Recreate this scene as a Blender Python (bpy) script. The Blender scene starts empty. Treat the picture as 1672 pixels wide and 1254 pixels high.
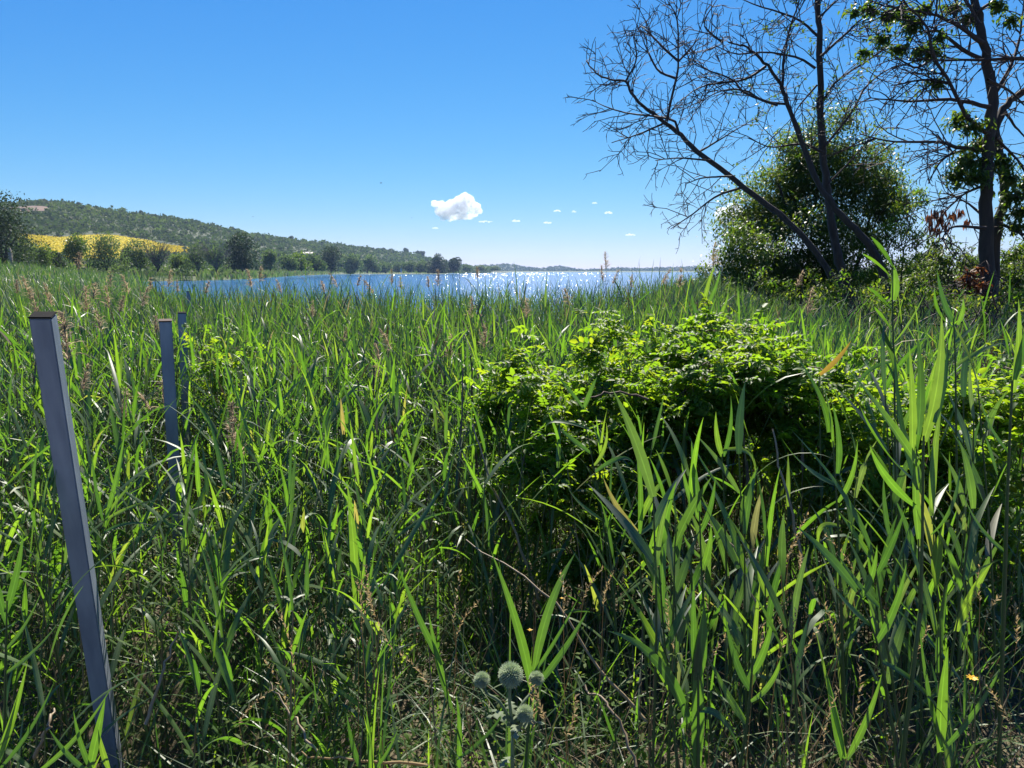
import bpy, math, random
import numpy as np
from mathutils import Vector, Matrix, Quaternion

rng = np.random.default_rng(11)
random.seed(11)
scene = bpy.context.scene
col = scene.collection
PI = math.pi

# ------------------------------------------------------------------ camera, sky, sun, exposure
EYE = 1.6
PITCH = math.atan((627 - 443) / 1216)
cam_data = bpy.data.cameras.new('camera')
cam_data.sensor_width = 36
cam_data.lens = 36 * 1216 / 1672
cam_data.clip_start = 0.05
cam_data.clip_end = 40000
cam = bpy.data.objects.new('camera', cam_data)
cam.location = (0, 0, EYE)
cam.rotation_euler = (PI / 2 - PITCH, 0, 0)
col.objects.link(cam)
scene.camera = cam

SUN_EL, SUN_AZ = math.radians(50), math.radians(4.0)
world = bpy.data.worlds.new('World')
scene.world = world
world.use_nodes = True
wn, wl = world.node_tree.nodes, world.node_tree.links
wn.clear()
sky = wn.new('ShaderNodeTexSky')
sky.sky_type = 'NISHITA'
sky.sun_disc = False
sky.sun_elevation = SUN_EL
sky.sun_rotation = SUN_AZ
sky.altitude = 100
sky.air_density = 1.0
sky.dust_density = 0.0
sky.ozone_density = 6.0
sep, com = wn.new('ShaderNodeSeparateColor'), wn.new('ShaderNodeCombineColor')
wl.new(sky.outputs[0], sep.inputs[0])
for i, (pw, k) in enumerate([(1.66, .56), (.95, .62), (.45, .87)]):      # deep clear-sky blue: one power curve per channel
    a1, a2, a3 = (wn.new('ShaderNodeMath') for _ in range(3))
    a1.operation, a2.operation, a3.operation = 'MULTIPLY', 'POWER', 'MULTIPLY'
    a1.inputs[1].default_value = .14; a2.inputs[1].default_value = pw; a3.inputs[1].default_value = k / .14
    wl.new(sep.outputs[i], a1.inputs[0]); wl.new(a1.outputs[0], a2.inputs[0]); wl.new(a2.outputs[0], a3.inputs[0]); wl.new(a3.outputs[0], com.inputs[i])
bg = wn.new('ShaderNodeBackground')
bg.inputs['Strength'].default_value = 0.062
wo = wn.new('ShaderNodeOutputWorld')
wl.new(com.outputs[0], bg.inputs['Color'])
wl.new(bg.outputs[0], wo.inputs['Surface'])

sun_data = bpy.data.lights.new('sun', 'SUN')
sun_data.energy = 5.0
sun_data.angle = math.radians(0.53)
sun_data.color = (1.0, 0.94, 0.82)
sun = bpy.data.objects.new('sun', sun_data)
sdir = Vector((math.sin(SUN_AZ) * math.cos(SUN_EL), math.cos(SUN_AZ) * math.cos(SUN_EL), math.sin(SUN_EL)))
sun.rotation_mode = 'QUATERNION'
sun.rotation_quaternion = sdir.to_track_quat('Z', 'Y')
sun.location = (0, 0, 60)
col.objects.link(sun)

scene.view_settings.view_transform = 'Standard'
scene.view_settings.look = 'None'
scene.view_settings.gamma = 1
scene.view_settings.use_curve_mapping = False
scene.view_settings.exposure = 1.2
cy = scene.cycles
cy.max_bounces = 12
cy.diffuse_bounces = 5
cy.glossy_bounces = 3
cy.transmission_bounces = 5
cy.transparent_max_bounces = 8
cy.volume_bounces = 5
cy.use_adaptive_sampling = False

# ------------------------------------------------------------------ helpers
F = 1216.0
def P(px, py, d):
    """point seen at photo pixel (px, py) at horizontal distance d along the view"""
    cx, cyy = (px - 836) / F, (627 - py) / F
    v = np.array([cx, math.cos(PITCH) + cyy * math.sin(PITCH), -math.sin(PITCH) + cyy * math.cos(PITCH)])
    v = v * (d / v[1])
    return np.array([v[0], v[1], v[2] + EYE])

def smooth(a, b, x):
    t = np.clip((x - a) / (b - a), 0, 1)
    return t * t * (3 - 2 * t)

RIB = {}
class MB:
    """collects vertices, quads, triangles and a per-vertex random value, builds ONE mesh"""
    def __init__(s):
        s.v, s.q, s.t, s.r, s.a, s.n = [], [], [], [], [], 0
    def add(s, V, Q=None, T=None, R=None):
        V = np.asarray(V, dtype=np.float32).reshape(-1, 3)
        if Q is not None and len(Q): s.q.append(np.asarray(Q, dtype=np.int64).reshape(-1, 4) + s.n)
        if T is not None and len(T): s.t.append(np.asarray(T, dtype=np.int64).reshape(-1, 3) + s.n)
        if R is None: R = np.zeros(len(V))
        s.v.append(V); s.r.append(np.broadcast_to(np.asarray(R, dtype=np.float32), (len(V),)))
        ac = RIB.pop('ac', None)
        s.a.append(ac if ac is not None and len(ac) == len(V) else np.zeros(len(V), np.float32))
        s.n += len(V)
    def mesh(s, name, mat, smooth_shade=False):
        me = bpy.data.meshes.new(name)
        V = np.concatenate(s.v) if s.v else np.zeros((0, 3), np.float32)
        Q = np.concatenate(s.q) if s.q else np.zeros((0, 4), np.int64)
        T = np.concatenate(s.t) if s.t else np.zeros((0, 3), np.int64)
        me.vertices.add(len(V)); me.vertices.foreach_set('co', V.ravel())
        nl = len(Q) * 4 + len(T) * 3
        me.loops.add(nl)
        me.loops.foreach_set('vertex_index', np.concatenate([Q.ravel(), T.ravel()]).astype(np.int32))
        me.polygons.add(len(Q) + len(T))
        st = np.concatenate([np.arange(len(Q)) * 4, len(Q) * 4 + np.arange(len(T)) * 3]).astype(np.int32)
        me.polygons.foreach_set('loop_start', st)
        me.polygons.foreach_set('loop_total', np.concatenate([np.full(len(Q), 4), np.full(len(T), 3)]).astype(np.int32))
        if smooth_shade: me.polygons.foreach_set('use_smooth', np.ones(len(Q) + len(T), dtype=bool))
        a = me.attributes.new('rnd', 'FLOAT', 'POINT')
        a.data.foreach_set('value', np.concatenate(s.r).astype(np.float32) if s.r else np.zeros(0, np.float32))
        a = me.attributes.new('across', 'FLOAT', 'POINT')
        a.data.foreach_set('value', np.concatenate(s.a).astype(np.float32) if s.a else np.zeros(0, np.float32))
        me.update(calc_edges=True)
        me.validate()
        for m in (mat if isinstance(mat, (list, tuple)) else [mat]): me.materials.append(m)
        return me

def link(name, data, parent=None, loc=(0, 0, 0), kind=None):
    o = bpy.data.objects.new(name, data)
    col.objects.link(o)
    o.location = loc
    if parent is not None: o.parent = parent
    if kind: o['kind'] = kind
    return o

def tag(o, label=None, cat=None, group=None, kind=None):
    if label: o['label'] = label
    if cat: o['category'] = cat
    if group: o['group'] = group
    if kind: o['kind'] = kind
    return o

def ribbons(PT, W, SIDE, fold=0.0, R=None, cross=3):
    """PT (N,S,3) centre lines, W (N,S) half widths, SIDE (N,S,3) unit side vectors -> strips"""
    N, S, _ = PT.shape
    if cross == 3:
        tang = np.gradient(PT, axis=1)
        nor = np.cross(SIDE, tang); nor /= np.linalg.norm(nor, axis=2, keepdims=True) + 1e-9
        L = PT - SIDE * W[..., None] + nor * (W * fold)[..., None]
        Rr = PT + SIDE * W[..., None] + nor * (W * fold)[..., None]
        V = np.stack([L, PT, Rr], axis=2)
    else:
        V = np.stack([PT - SIDE * W[..., None], PT + SIDE * W[..., None]], axis=2)
    C = V.shape[2]
    idx = np.arange(N * S * C).reshape(N, S, C)
    q = np.stack([idx[:, :-1, :-1], idx[:, :-1, 1:], idx[:, 1:, 1:], idx[:, 1:, :-1]], axis=-1).reshape(-1, 4)
    if R is None: R = np.zeros(N)
    RIB['ac'] = np.tile(np.linspace(-1, 1, C), N * S).astype(np.float32)
    return V.reshape(-1, 3), q, np.repeat(R, S * C)

def arc_leaves(B, L, az, e0, bend, wmax, S, twist=None, power=1.4):
    """vectorised arching leaf centre lines"""
    N = len(B)
    t = np.linspace(0, 1, S)
    e = e0[:, None] - bend[:, None] * t[None, :] ** power
    d = np.stack([np.cos(e) * np.cos(az)[:, None], np.cos(e) * np.sin(az)[:, None], np.sin(e)], axis=2)
    step = (L / (S - 1))[:, None, None]
    PT = np.concatenate([np.zeros((N, 1, 3)), np.cumsum((d[:, :-1] + d[:, 1:]) * 0.5 * step, axis=1)], axis=1) + B[:, None, :]
    side = np.stack([-np.sin(az), np.cos(az), np.zeros(N)], axis=1)[:, None, :].repeat(S, axis=1)
    if twist is not None:
        th = twist[:, None] * t[None, :]
        up = np.cross(d, side)
        side = side * np.cos(th)[..., None] + up * np.sin(th)[..., None]
    prof = np.minimum(1, 0.5 + 1.9 * t) * (1 - t ** 2.4)
    prof[-1] = 0.02
    return PT, wmax[:, None] * prof[None, :] * 0.5, side

def tubes(PT, RD, sides=4, R=None, cap=False):
    """PT (N,S,3), RD (N,S) -> tube quads"""
    N, S, _ = PT.shape
    tang = np.gradient(PT, axis=1)
    tang /= np.linalg.norm(tang, axis=2, keepdims=True) + 1e-9
    ref = np.where(np.abs(tang[..., 2:3]) > 0.9, np.array([1.0, 0, 0]), np.array([0, 0, 1.0]))
    ref = ref[:, :1].repeat(S, axis=1)
    u = np.cross(tang, ref); u /= np.linalg.norm(u, axis=2, keepdims=True) + 1e-9
    w = np.cross(tang, u)
    an = np.arange(sides) * 2 * PI / sides
    V = PT[:, :, None, :] + RD[:, :, None, None] * (u[:, :, None, :] * np.cos(an)[None, None, :, None] + w[:, :, None, :] * np.sin(an)[None, None, :, None])
    idx = np.arange(N * S * sides).reshape(N, S, sides)
    nx = np.roll(idx, -1, axis=2)
    q = np.stack([idx[:, :-1], nx[:, :-1], nx[:, 1:], idx[:, 1:]], axis=-1).reshape(-1, 4)
    if R is None: R = np.zeros(N)
    return V.reshape(-1, 3), q, np.repeat(R, S * sides)

def resample(pts, n):
    """smooth (Catmull-Rom) resample of a polyline"""
    p = np.asarray(pts, float)
    if len(p) == 2:
        t = np.linspace(0, 1, n)[:, None]
        return p[0] * (1 - t) + p[1] * t
    ext = np.vstack([2 * p[0] - p[1], p, 2 * p[-1] - p[-2]])
    u = np.linspace(0, len(p) - 1 - 1e-6, n)
    i = u.astype(int); f = (u - i)[:, None]
    a, b, c, d = ext[i], ext[i + 1], ext[i + 2], ext[i + 3]
    return 0.5 * (2 * b + (c - a) * f + (2 * a - 5 * b + 4 * c - d) * f ** 2 + (3 * b - a - 3 * c + d) * f ** 3)

def cards(C, size, R, aspect=0.5, up_bias=0.0, rg=rng):
    """leaf-shaped rhombic faces of random orientation at centres C"""
    N = len(C)
    a = rg.normal(size=(N, 3)); a[:, 2] *= (1 - up_bias); a /= np.linalg.norm(a, axis=1, keepdims=True)
    b = np.cross(a, rg.normal(size=(N, 3))); b /= np.linalg.norm(b, axis=1, keepdims=True)
    s = np.asarray(size).reshape(-1, 1) * np.ones((N, 1))
    V = np.stack([C - a * s * .5, C + b * s * .5 * aspect - a * s * .05, C + a * s * .5, C - b * s * .5 * aspect - a * s * .05], axis=1)
    return V.reshape(-1, 3), np.arange(N * 4).reshape(N, 4), np.repeat(R, 4)

# ------------------------------------------------------------------ materials
def newmat(name):
    m = bpy.data.materials.new(name); m.use_nodes = True
    m.node_tree.nodes.clear()
    return m, m.node_tree.nodes, m.node_tree.links

def rnd_socket(n, l):
    at = n.new('ShaderNodeAttribute'); at.attribute_name = 'rnd'
    oi = n.new('ShaderNodeObjectInfo')
    ad = n.new('ShaderNodeMath'); ad.operation = 'ADD'
    fr = n.new('ShaderNodeMath'); fr.operation = 'FRACT'
    l.new(at.outputs['Fac'], ad.inputs[0]); l.new(oi.outputs['Random'], ad.inputs[1]); l.new(ad.outputs[0], fr.inputs[0])
    return fr.outputs[0]

def ramp(n, l, sock, stops):
    r = n.new('ShaderNodeValToRGB')
    e = r.color_ramp.elements
    while len(e) < len(stops): e.new(0.5)
    for k, (p, c) in enumerate(stops):
        e[k].position = p; e[k].color = (*c, 1)
    l.new(sock, r.inputs[0])
    return r.outputs[0]

def leafmat(name, diff, trans, fac=0.45, rough=0.4, spec=0.5, streak=0.0, veins=False):
    """diff / trans: lists of (pos, rgb) colour variety from leaf to leaf"""
    m, n, l = newmat(name)
    r = rnd_socket(n, l)
    p = n.new('ShaderNodeBsdfPrincipled'); t = n.new('ShaderNodeBsdfTranslucent')
    dcol, tcol = ramp(n, l, r, diff), ramp(n, l, r, trans)
    if streak:
        tc = n.new('ShaderNodeTexCoord'); mp = n.new('ShaderNodeMapping'); nz = n.new('ShaderNodeTexNoise')
        nz.inputs['Scale'].default_value = streak; nz.inputs['Detail'].default_value = 4
        l.new(tc.outputs['Object'], mp.inputs[0]); l.new(mp.outputs[0], nz.inputs['Vector'])
        mr = n.new('ShaderNodeMapRange'); mr.inputs[3].default_value = 0.72; mr.inputs[4].default_value = 1.25
        l.new(nz.outputs[0], mr.inputs[0])
        if veins:      # fine parallel veins and a paler midrib, from the across-blade coordinate
            at = n.new('ShaderNodeAttribute'); at.attribute_name = 'across'
            m1 = n.new('ShaderNodeMath'); m1.operation = 'MULTIPLY'; m1.inputs[1].default_value = 34
            m2 = n.new('ShaderNodeMath'); m2.operation = 'SINE'
            m3 = n.new('ShaderNodeMath'); m3.operation = 'MULTIPLY_ADD'; m3.inputs[1].default_value = .13; m3.inputs[2].default_value = 1
            ab = n.new('ShaderNodeMath'); ab.operation = 'ABSOLUTE'
            rb = n.new('ShaderNodeMapRange'); rb.inputs[1].default_value = .05; rb.inputs[2].default_value = .16; rb.inputs[3].default_value = 1.45; rb.inputs[4].default_value = 1
            m4 = n.new('ShaderNodeMath'); m4.operation = 'MULTIPLY'; m5 = n.new('ShaderNodeMath'); m5.operation = 'MULTIPLY'
            l.new(at.outputs['Fac'], m1.inputs[0]); l.new(m1.outputs[0], m2.inputs[0]); l.new(m2.outputs[0], m3.inputs[0])
            l.new(at.outputs['Fac'], ab.inputs[0]); l.new(ab.outputs[0], rb.inputs[0])
            l.new(m3.outputs[0], m4.inputs[0]); l.new(rb.outputs[0], m4.inputs[1]); l.new(m4.outputs[0], m5.inputs[0]); l.new(mr.outputs[0], m5.inputs[1])
            mr = m5
        for k in (0, 1):
            mx = n.new('ShaderNodeVectorMath'); mx.operation = 'SCALE'
            l.new((dcol, tcol)[k], mx.inputs[0]); l.new(mr.outputs[0], mx.inputs['Scale'])
            if k == 0: dcol = mx.outputs[0]
            else: tcol = mx.outputs[0]
    l.new(dcol, p.inputs['Base Color'])
    l.new(tcol, t.inputs['Color'])
    p.inputs['Roughness'].default_value = rough
    p.inputs['Specular IOR Level'].default_value = spec
    mx = n.new('ShaderNodeMixShader'); mx.inputs[0].default_value = fac
    l.new(p.outputs[0], mx.inputs[1]); l.new(t.outputs[0], mx.inputs[2])
    o = n.new('ShaderNodeOutputMaterial'); l.new(mx.outputs[0], o.inputs[0])
    return m

def plain(name, stops, rough=0.8, scale=6.0, bump=0.0, detail=6, metal=0.0, coord='Object', stretch=(1, 1, 1), spec=0.4):
    m, n, l = newmat(name)
    tc = n.new('ShaderNodeTexCoord'); mp = n.new('ShaderNodeMapping'); nz = n.new('ShaderNodeTexNoise')
    mp.inputs['Scale'].default_value = stretch
    nz.inputs['Scale'].default_value = scale; nz.inputs['Detail'].default_value = detail
    l.new(tc.outputs[coord], mp.inputs[0]); l.new(mp.outputs[0], nz.inputs['Vector'])
    p = n.new('ShaderNodeBsdfPrincipled')
    l.new(ramp(n, l, nz.outputs[0], stops), p.inputs['Base Color'])
    p.inputs['Roughness'].default_value = rough; p.inputs['Metallic'].default_value = metal
    p.inputs['Specular IOR Level'].default_value = spec
    if bump:
        b = n.new('ShaderNodeBump'); b.inputs['Strength'].default_value = bump; b.inputs['Distance'].default_value = 0.02
        l.new(nz.outputs[0], b.inputs['Height']); l.new(b.outputs[0], p.inputs['Normal'])
    o = n.new('ShaderNodeOutputMaterial'); l.new(p.outputs[0], o.inputs[0])
    return m

M = {}
M['reed_leaf'] = leafmat('reed_leaf',
    [(0, (.056, .105, .042)), (.5, (.086, .146, .054)), (.8, (.106, .166, .058)), (.985, (.122, .174, .062)), (1, (.20, .17, .09))],
    [(0, (.060, .155, .012)), (.4, (.105, .240, .014)), (.75, (.155, .315, .016)), (.985, (.23, .37, .02)), (1, (.38, .31, .07))], 0.56, 0.46, 0.9, 30, True)
M['glaucous_leaf'] = leafmat('glaucous_leaf',
    [(0, (.038, .072, .034)), (.5, (.070, .112, .056)), (.8, (.105, .145, .080)), (.94, (.125, .155, .09)), (1, (.19, .15, .09))],
    [(0, (.040, .105, .012)), (.4, (.080, .170, .016)), (.75, (.120, .230, .022)), (.94, (.18, .27, .04)), (1, (.30, .23, .10))], 0.45, 0.5, 1.0, 30, True)
M['yellow_leaf'] = leafmat('yellow_leaf', [(0, (.30, .20, .04)), (1, (.34, .22, .05))], [(0, (.45, .28, .03)), (1, (.5, .33, .04))], 0.45, 0.45)
M['reed_stem'] = leafmat('reed_stem', [(0, (.05, .09, .03)), (.6, (.08, .12, .04)), (.8, (.20, .16, .08)), (1, (.24, .18, .10))], [(0, (.06, .12, .02)), (1, (.2, .15, .05))], 0.15, 0.45)
M['green_stem'] = leafmat('green_stem', [(0, (.045, .085, .028)), (1, (.065, .11, .035))], [(0, (.06, .14, .02)), (1, (.08, .17, .02))], 0.2, 0.45)
M['dry_stem'] = leafmat('dry_stem', [(0, (.16, .11, .07)), (1, (.32, .24, .14))], [(0, (.2, .14, .07)), (1, (.3, .22, .12))], 0.1, 0.55)
M['litter'] = leafmat('litter', [(0, (.085, .058, .036)), (.8, (.17, .125, .075)), (1, (.30, .23, .13))], [(0, (.12, .08, .04)), (1, (.2, .15, .08))], 0.1, 0.6, 0.2)
M['plume'] = leafmat('plume', [(0, (.22, .165, .11)), (1, (.38, .30, .20))], [(0, (.38, .28, .17)), (1, (.54, .43, .28))], 0.5, 0.7, 0.2)
M['straw'] = leafmat('straw', [(0, (.28, .20, .09)), (1, (.42, .31, .15))], [(0, (.40, .27, .10)), (1, (.52, .38, .17))], 0.4, 0.6, 0.3)
M['bramble_leaf'] = leafmat('bramble_leaf',
    [(0, (.050, .110, .018)), (.6, (.070, .145, .020)), (1, (.10, .15, .02))],
    [(0, (.16, .33, .012)), (.6, (.27, .46, .014)), (1, (.38, .48, .015))], 0.58, 0.5, 0.4)
M['bramble_stem'] = plain('bramble_stem', [(.3, (.06, .035, .022)), (.7, (.13, .07, .04))], 0.7, 30)
M['herb_leaf'] = leafmat('herb_leaf',
    [(0, (.042, .105, .014)), (.6, (.072, .145, .020)), (1, (.11, .15, .035))],
    [(0, (.12, .27, .010)), (.6, (.21, .37, .012)), (1, (.30, .34, .03))], 0.55, 0.6, 0.2)
M['tree_leaf'] = leafmat('tree_leaf',
    [(0, (.030, .060, .016)), (.6, (.045, .085, .020)), (1, (.07, .10, .025))],
    [(0, (.09, .18, .010)), (.6, (.15, .26, .014)), (1, (.24, .30, .02))], 0.45, 0.45, 0.4)
M['dead_leaf'] = leafmat('dead_leaf', [(0, (.10, .035, .016)), (1, (.17, .07, .03))], [(0, (.26, .075, .025)), (1, (.36, .14, .05))], 0.45, 0.6)
M['willow_leaf'] = leafmat('willow_leaf',
    [(0, (.055, .085, .040)), (.6, (.082, .115, .052)), (1, (.11, .145, .058))],
    [(0, (.10, .17, .035)), (1, (.16, .25, .045))], 0.4, 0.6, 0.25)
M['dark_leaf'] = leafmat('dark_leaf',
    [(0, (.018, .034, .016)), (.6, (.028, .048, .020)), (1, (.045, .065, .026))],
    [(0, (.03, .06, .015)), (1, (.06, .09, .02))], 0.3, 0.6, 0.2)
M['bright_shrub_leaf'] = leafmat('bright_shrub_leaf',
    [(0, (.06, .10, .02)), (1, (.10, .14, .03))], [(0, (.12, .22, .02)), (1, (.20, .28, .03))], 0.4, 0.6, 0.2)
M['twig_haze'] = plain('twig_haze', [(.3, (.10, .075, .06)), (.7, (.16, .12, .10))], 0.8, 3)
M['scrub'] = leafmat('scrub',
    [(0, (.024, .046, .016)), (.35, (.040, .070, .020)), (.7, (.062, .098, .024)), (.93, (.085, .115, .032)), (1, (.11, .085, .045))],
    [(0, (.045, .085, .014)), (1, (.11, .17, .025))], 0.38, 0.7, 0.1)
M['bark'] = plain('bark', [(.3, (.026, .020, .016)), (.7, (.060, .046, .036))], 0.85, 14, 0.6, stretch=(1, 1, .25))
M['twig'] = plain('twig', [(.3, (.030, .020, .017)), (.7, (.060, .038, .030))], 0.75, 20)
M['marsh_reed'] = leafmat('marsh_reed',
    [(0, (.070, .108, .045)), (.6, (.100, .142, .058)), (.9, (.12, .14, .06)), (1, (.22, .17, .10))],
    [(0, (.09, .17, .03)), (.8, (.14, .24, .04)), (1, (.3, .22, .1))], 0.42, 0.4)
M['galvanised'] = plain('galvanised', [(.35, (.17, .20, .26)), (.55, (.25, .285, .35)), (.75, (.34, .375, .44))], 0.45, 16, 0.06, detail=12, metal=0.15, stretch=(1, 1, .22))
M['black_cap'] = plain('black_cap', [(.3, (.008, .008, .008)), (.7, (.014, .013, .012))], 0.9, 30, spec=.1)
M['rust_cap'] = plain('rust_cap', [(.3, (.045, .022, .014)), (.7, (.075, .04, .026))], 0.8, 60)
M['thistle'] = leafmat('thistle', [(0, (.38, .43, .32)), (1, (.50, .54, .42))], [(0, (.55, .64, .42)), (1, (.62, .70, .48))], 0.6, 0.6, 0.2)
M['thistle_leaf'] = leafmat('thistle_leaf', [(0, (.13, .17, .10)), (1, (.20, .24, .15))], [(0, (.20, .28, .14)), (1, (.25, .32, .17))], 0.35, 0.6, 0.2)
M['thistle_core'] = plain('thistle_core', [(.3, (.20, .26, .15)), (.7, (.28, .33, .20))], 0.8, 40)
M['yellow_petal'] = leafmat('yellow_petal', [(0, (.75, .42, .01)), (1, (.8, .5, .02))], [(0, (.8, .45, .01)), (1, (.8, .5, .02))], 0.4, 0.5)
M['white_paint'] = plain('white_paint', [(.3, (.72, .72, .70)), (.7, (.8, .8, .78))], 0.6, 2)
M['roof_tile'] = plain('roof_tile', [(.3, (.42, .36, .32)), (.7, (.55, .50, .46))], 0.7, 1)
M['bird'] = plain('bird', [(.3, (.02, .02, .02)), (.7, (.04, .04, .045))], 0.8, 10)

# ground: damp soil with litter near, meadow far
m, n, l = newmat('ground')
tc = n.new('ShaderNodeTexCoord')
n1 = n.new('ShaderNodeTexNoise'); n1.inputs['Scale'].default_value = 9; n1.inputs['Detail'].default_value = 9
n2 = n.new('ShaderNodeTexNoise'); n2.inputs['Scale'].default_value = .06; n2.inputs['Detail'].default_value = 5
for k in (n1, n2): l.new(tc.outputs['Object'], k.inputs['Vector'])
c1 = ramp(n, l, n1.outputs[0], [(.3, (.045, .033, .021)), (.5, (.085, .064, .038)), (.62, (.075, .080, .032)), (.8, (.19, .14, .08))])
c2 = ramp(n, l, n2.outputs[0], [(.3, (.05, .075, .025)), (.7, (.085, .10, .04))])
ln = n.new('ShaderNodeVectorMath'); ln.operation = 'LENGTH'; l.new(tc.outputs['Object'], ln.inputs[0])
mr = n.new('ShaderNodeMapRange'); mr.inputs[1].default_value = 15; mr.inputs[2].default_value = 40; l.new(ln.outputs['Value'], mr.inputs[0])
mx = n.new('ShaderNodeMix'); mx.data_type = 'RGBA'
l.new(mr.outputs[0], mx.inputs[0]); l.new(c1, mx.inputs[6]); l.new(c2, mx.inputs[7])
p = n.new('ShaderNodeBsdfPrincipled'); p.inputs['Roughness'].default_value = .95
l.new(mx.outputs[2], p.inputs['Base Color'])
b = n.new('ShaderNodeBump'); b.inputs['Strength'].default_value = .8; b.inputs['Distance'].default_value = .03
l.new(n1.outputs[0], b.inputs['Height']); l.new(b.outputs[0], p.inputs['Normal'])
o = n.new('ShaderNodeOutputMaterial'); l.new(p.outputs[0], o.inputs[0])
M['ground'] = m

# hill: dry scrub grass, bare reddish soil
def hillmat(name, stops, scale):
    m, n, l = newmat(name)
    tc = n.new('ShaderNodeTexCoord')
    n1 = n.new('ShaderNodeTexNoise'); n1.inputs['Scale'].default_value = scale; n1.inputs['Detail'].default_value = 8
    n1.inputs['Roughness'].default_value = .65
    l.new(tc.outputs['Object'], n1.inputs['Vector'])
    p = n.new('ShaderNodeBsdfPrincipled'); p.inputs['Roughness'].default_value = .95
    l.new(ramp(n, l, n1.outputs[0], stops), p.inputs['Base Color'])
    o = n.new('ShaderNodeOutputMaterial'); l.new(p.outputs[0], o.inputs[0])
    return m
M['hill'] = hillmat('hill', [(.3, (.024, .038, .014)), (.5, (.036, .050, .019)), (.68, (.050, .060, .025)), (.85, (.10, .066, .042))], .02)
M['far_hill'] = hillmat('far_hill', [(.3, (.022, .034, .016)), (.7, (.036, .050, .022))], .01)
M['crop'] = hillmat('crop', [(.3, (.08, .12, .02)), (.45, (.42, .34, .006)), (.8, (.58, .46, .008))], .35)
M['crop_leaf'] = leafmat('crop_leaf', [(0, (.09, .13, .02)), (.35, (.50, .39, .003)), (1, (.70, .53, .004))], [(0, (.12, .17, .02)), (.35, (.55, .44, .004)), (1, (.7, .55, .006))], 0.35, 0.8, 0.05)
M['bare_soil'] = hillmat('bare_soil', [(.3, (.11, .068, .045)), (.7, (.17, .10, .07))], .08)

# water
m, n, l = newmat('lake_water')
tc = n.new('ShaderNodeTexCoord')
mp = n.new('ShaderNodeMapping'); mp.inputs['Scale'].default_value = (.55, 1, 1)
l.new(tc.outputs['Object'], mp.inputs[0])
n1 = n.new('ShaderNodeTexNoise'); n1.inputs['Scale'].default_value = .9; n1.inputs['Detail'].default_value = 3; n1.inputs['Roughness'].default_value = .6
n2 = n.new('ShaderNodeTexNoise'); n2.inputs['Scale'].default_value = .22; n2.inputs['Detail'].default_value = 2
for k in (n1, n2): l.new(mp.outputs[0], k.inputs['Vector'])
ad = n.new('ShaderNodeMath'); ad.operation = 'MULTIPLY_ADD'; ad.inputs[1].default_value = 1.2
l.new(n2.outputs[0], ad.inputs[0]); l.new(n1.outputs[0], ad.inputs[2])
b = n.new('ShaderNodeBump'); b.inputs['Strength'].default_value = 1; b.inputs['Distance'].default_value = .2
l.new(ad.outputs[0], b.inputs['Height'])
p = n.new('ShaderNodeBsdfPrincipled')
p.inputs['Base Color'].default_value = (.025, .13, .36, 1); p.inputs['Roughness'].default_value = .07; p.inputs['IOR'].default_value = 1.33; p.inputs['Specular IOR Level'].default_value = .13
l.new(b.outputs[0], p.inputs['Normal'])
o = n.new('ShaderNodeOutputMaterial'); l.new(p.outputs[0], o.inputs[0])
M['lake_water'] = m

# ------------------------------------------------------------------ terrain
LAKE = np.array([(-2, 13.2), (-7, 15), (-24, 50), (-60, 118), (-97, 187), (-90, 200), (-86, 245), (-127, 450), (-160, 690),
                 (-45, 715), (-48, 745), (-160, 800), (-220, 1100), (-120, 1700), (100, 2300), (700, 2300), (900, 1400), (420, 560),
                 (120, 260), (34, 150), (19, 95), (10, 55), (5.2, 27), (3.2, 15.5), (1.5, 13.4)], float)
WATER = -1.0
def lake_dist(x, y):
    """signed distance to the shoreline, positive on land"""
    x = np.asarray(x, float); y = np.asarray(y, float)
    dmin = np.full(x.shape, 1e9); inside = np.zeros(x.shape, bool)
    for (ax, ay), (bx, by) in zip(LAKE, np.roll(LAKE, -1, axis=0)):
        ex, ey = bx - ax, by - ay
        t = np.clip(((x - ax) * ex + (y - ay) * ey) / (ex * ex + ey * ey), 0, 1)
        dmin = np.minimum(dmin, np.hypot(x - ax - t * ex, y - ay - t * ey))
        c = ((ay > y) != (by > y)) & (x < ex * (y - ay) / (ey if abs(ey) > 1e-9 else 1e-9) + ax)
        inside ^= c
    return np.where(inside, -dmin, dmin)
def ground_z(x, y):
    d = lake_dist(x, y)
    z = -1.12 + 1.12 * smooth(0, 12, d) + 0.022 * np.maximum(d - 16, 0).clip(0, 120)
    z = z + 0.03 * np.sin(np.asarray(x) * 2.1 + 1) * np.sin(np.asarray(y) * 1.7) * smooth(1, 5, d)
    x_ = np.asarray(x, float); y_ = np.asarray(y, float)
    z = z - .40 * smooth(.45, 1.05, -x_) * smooth(.7, 1.7, y_) * smooth(3.5, 2.7, y_)      # shallow ditch along the post line
    return np.where(d < 0, np.maximum(-1.12 + d * .12, -2.2), z)

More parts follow.
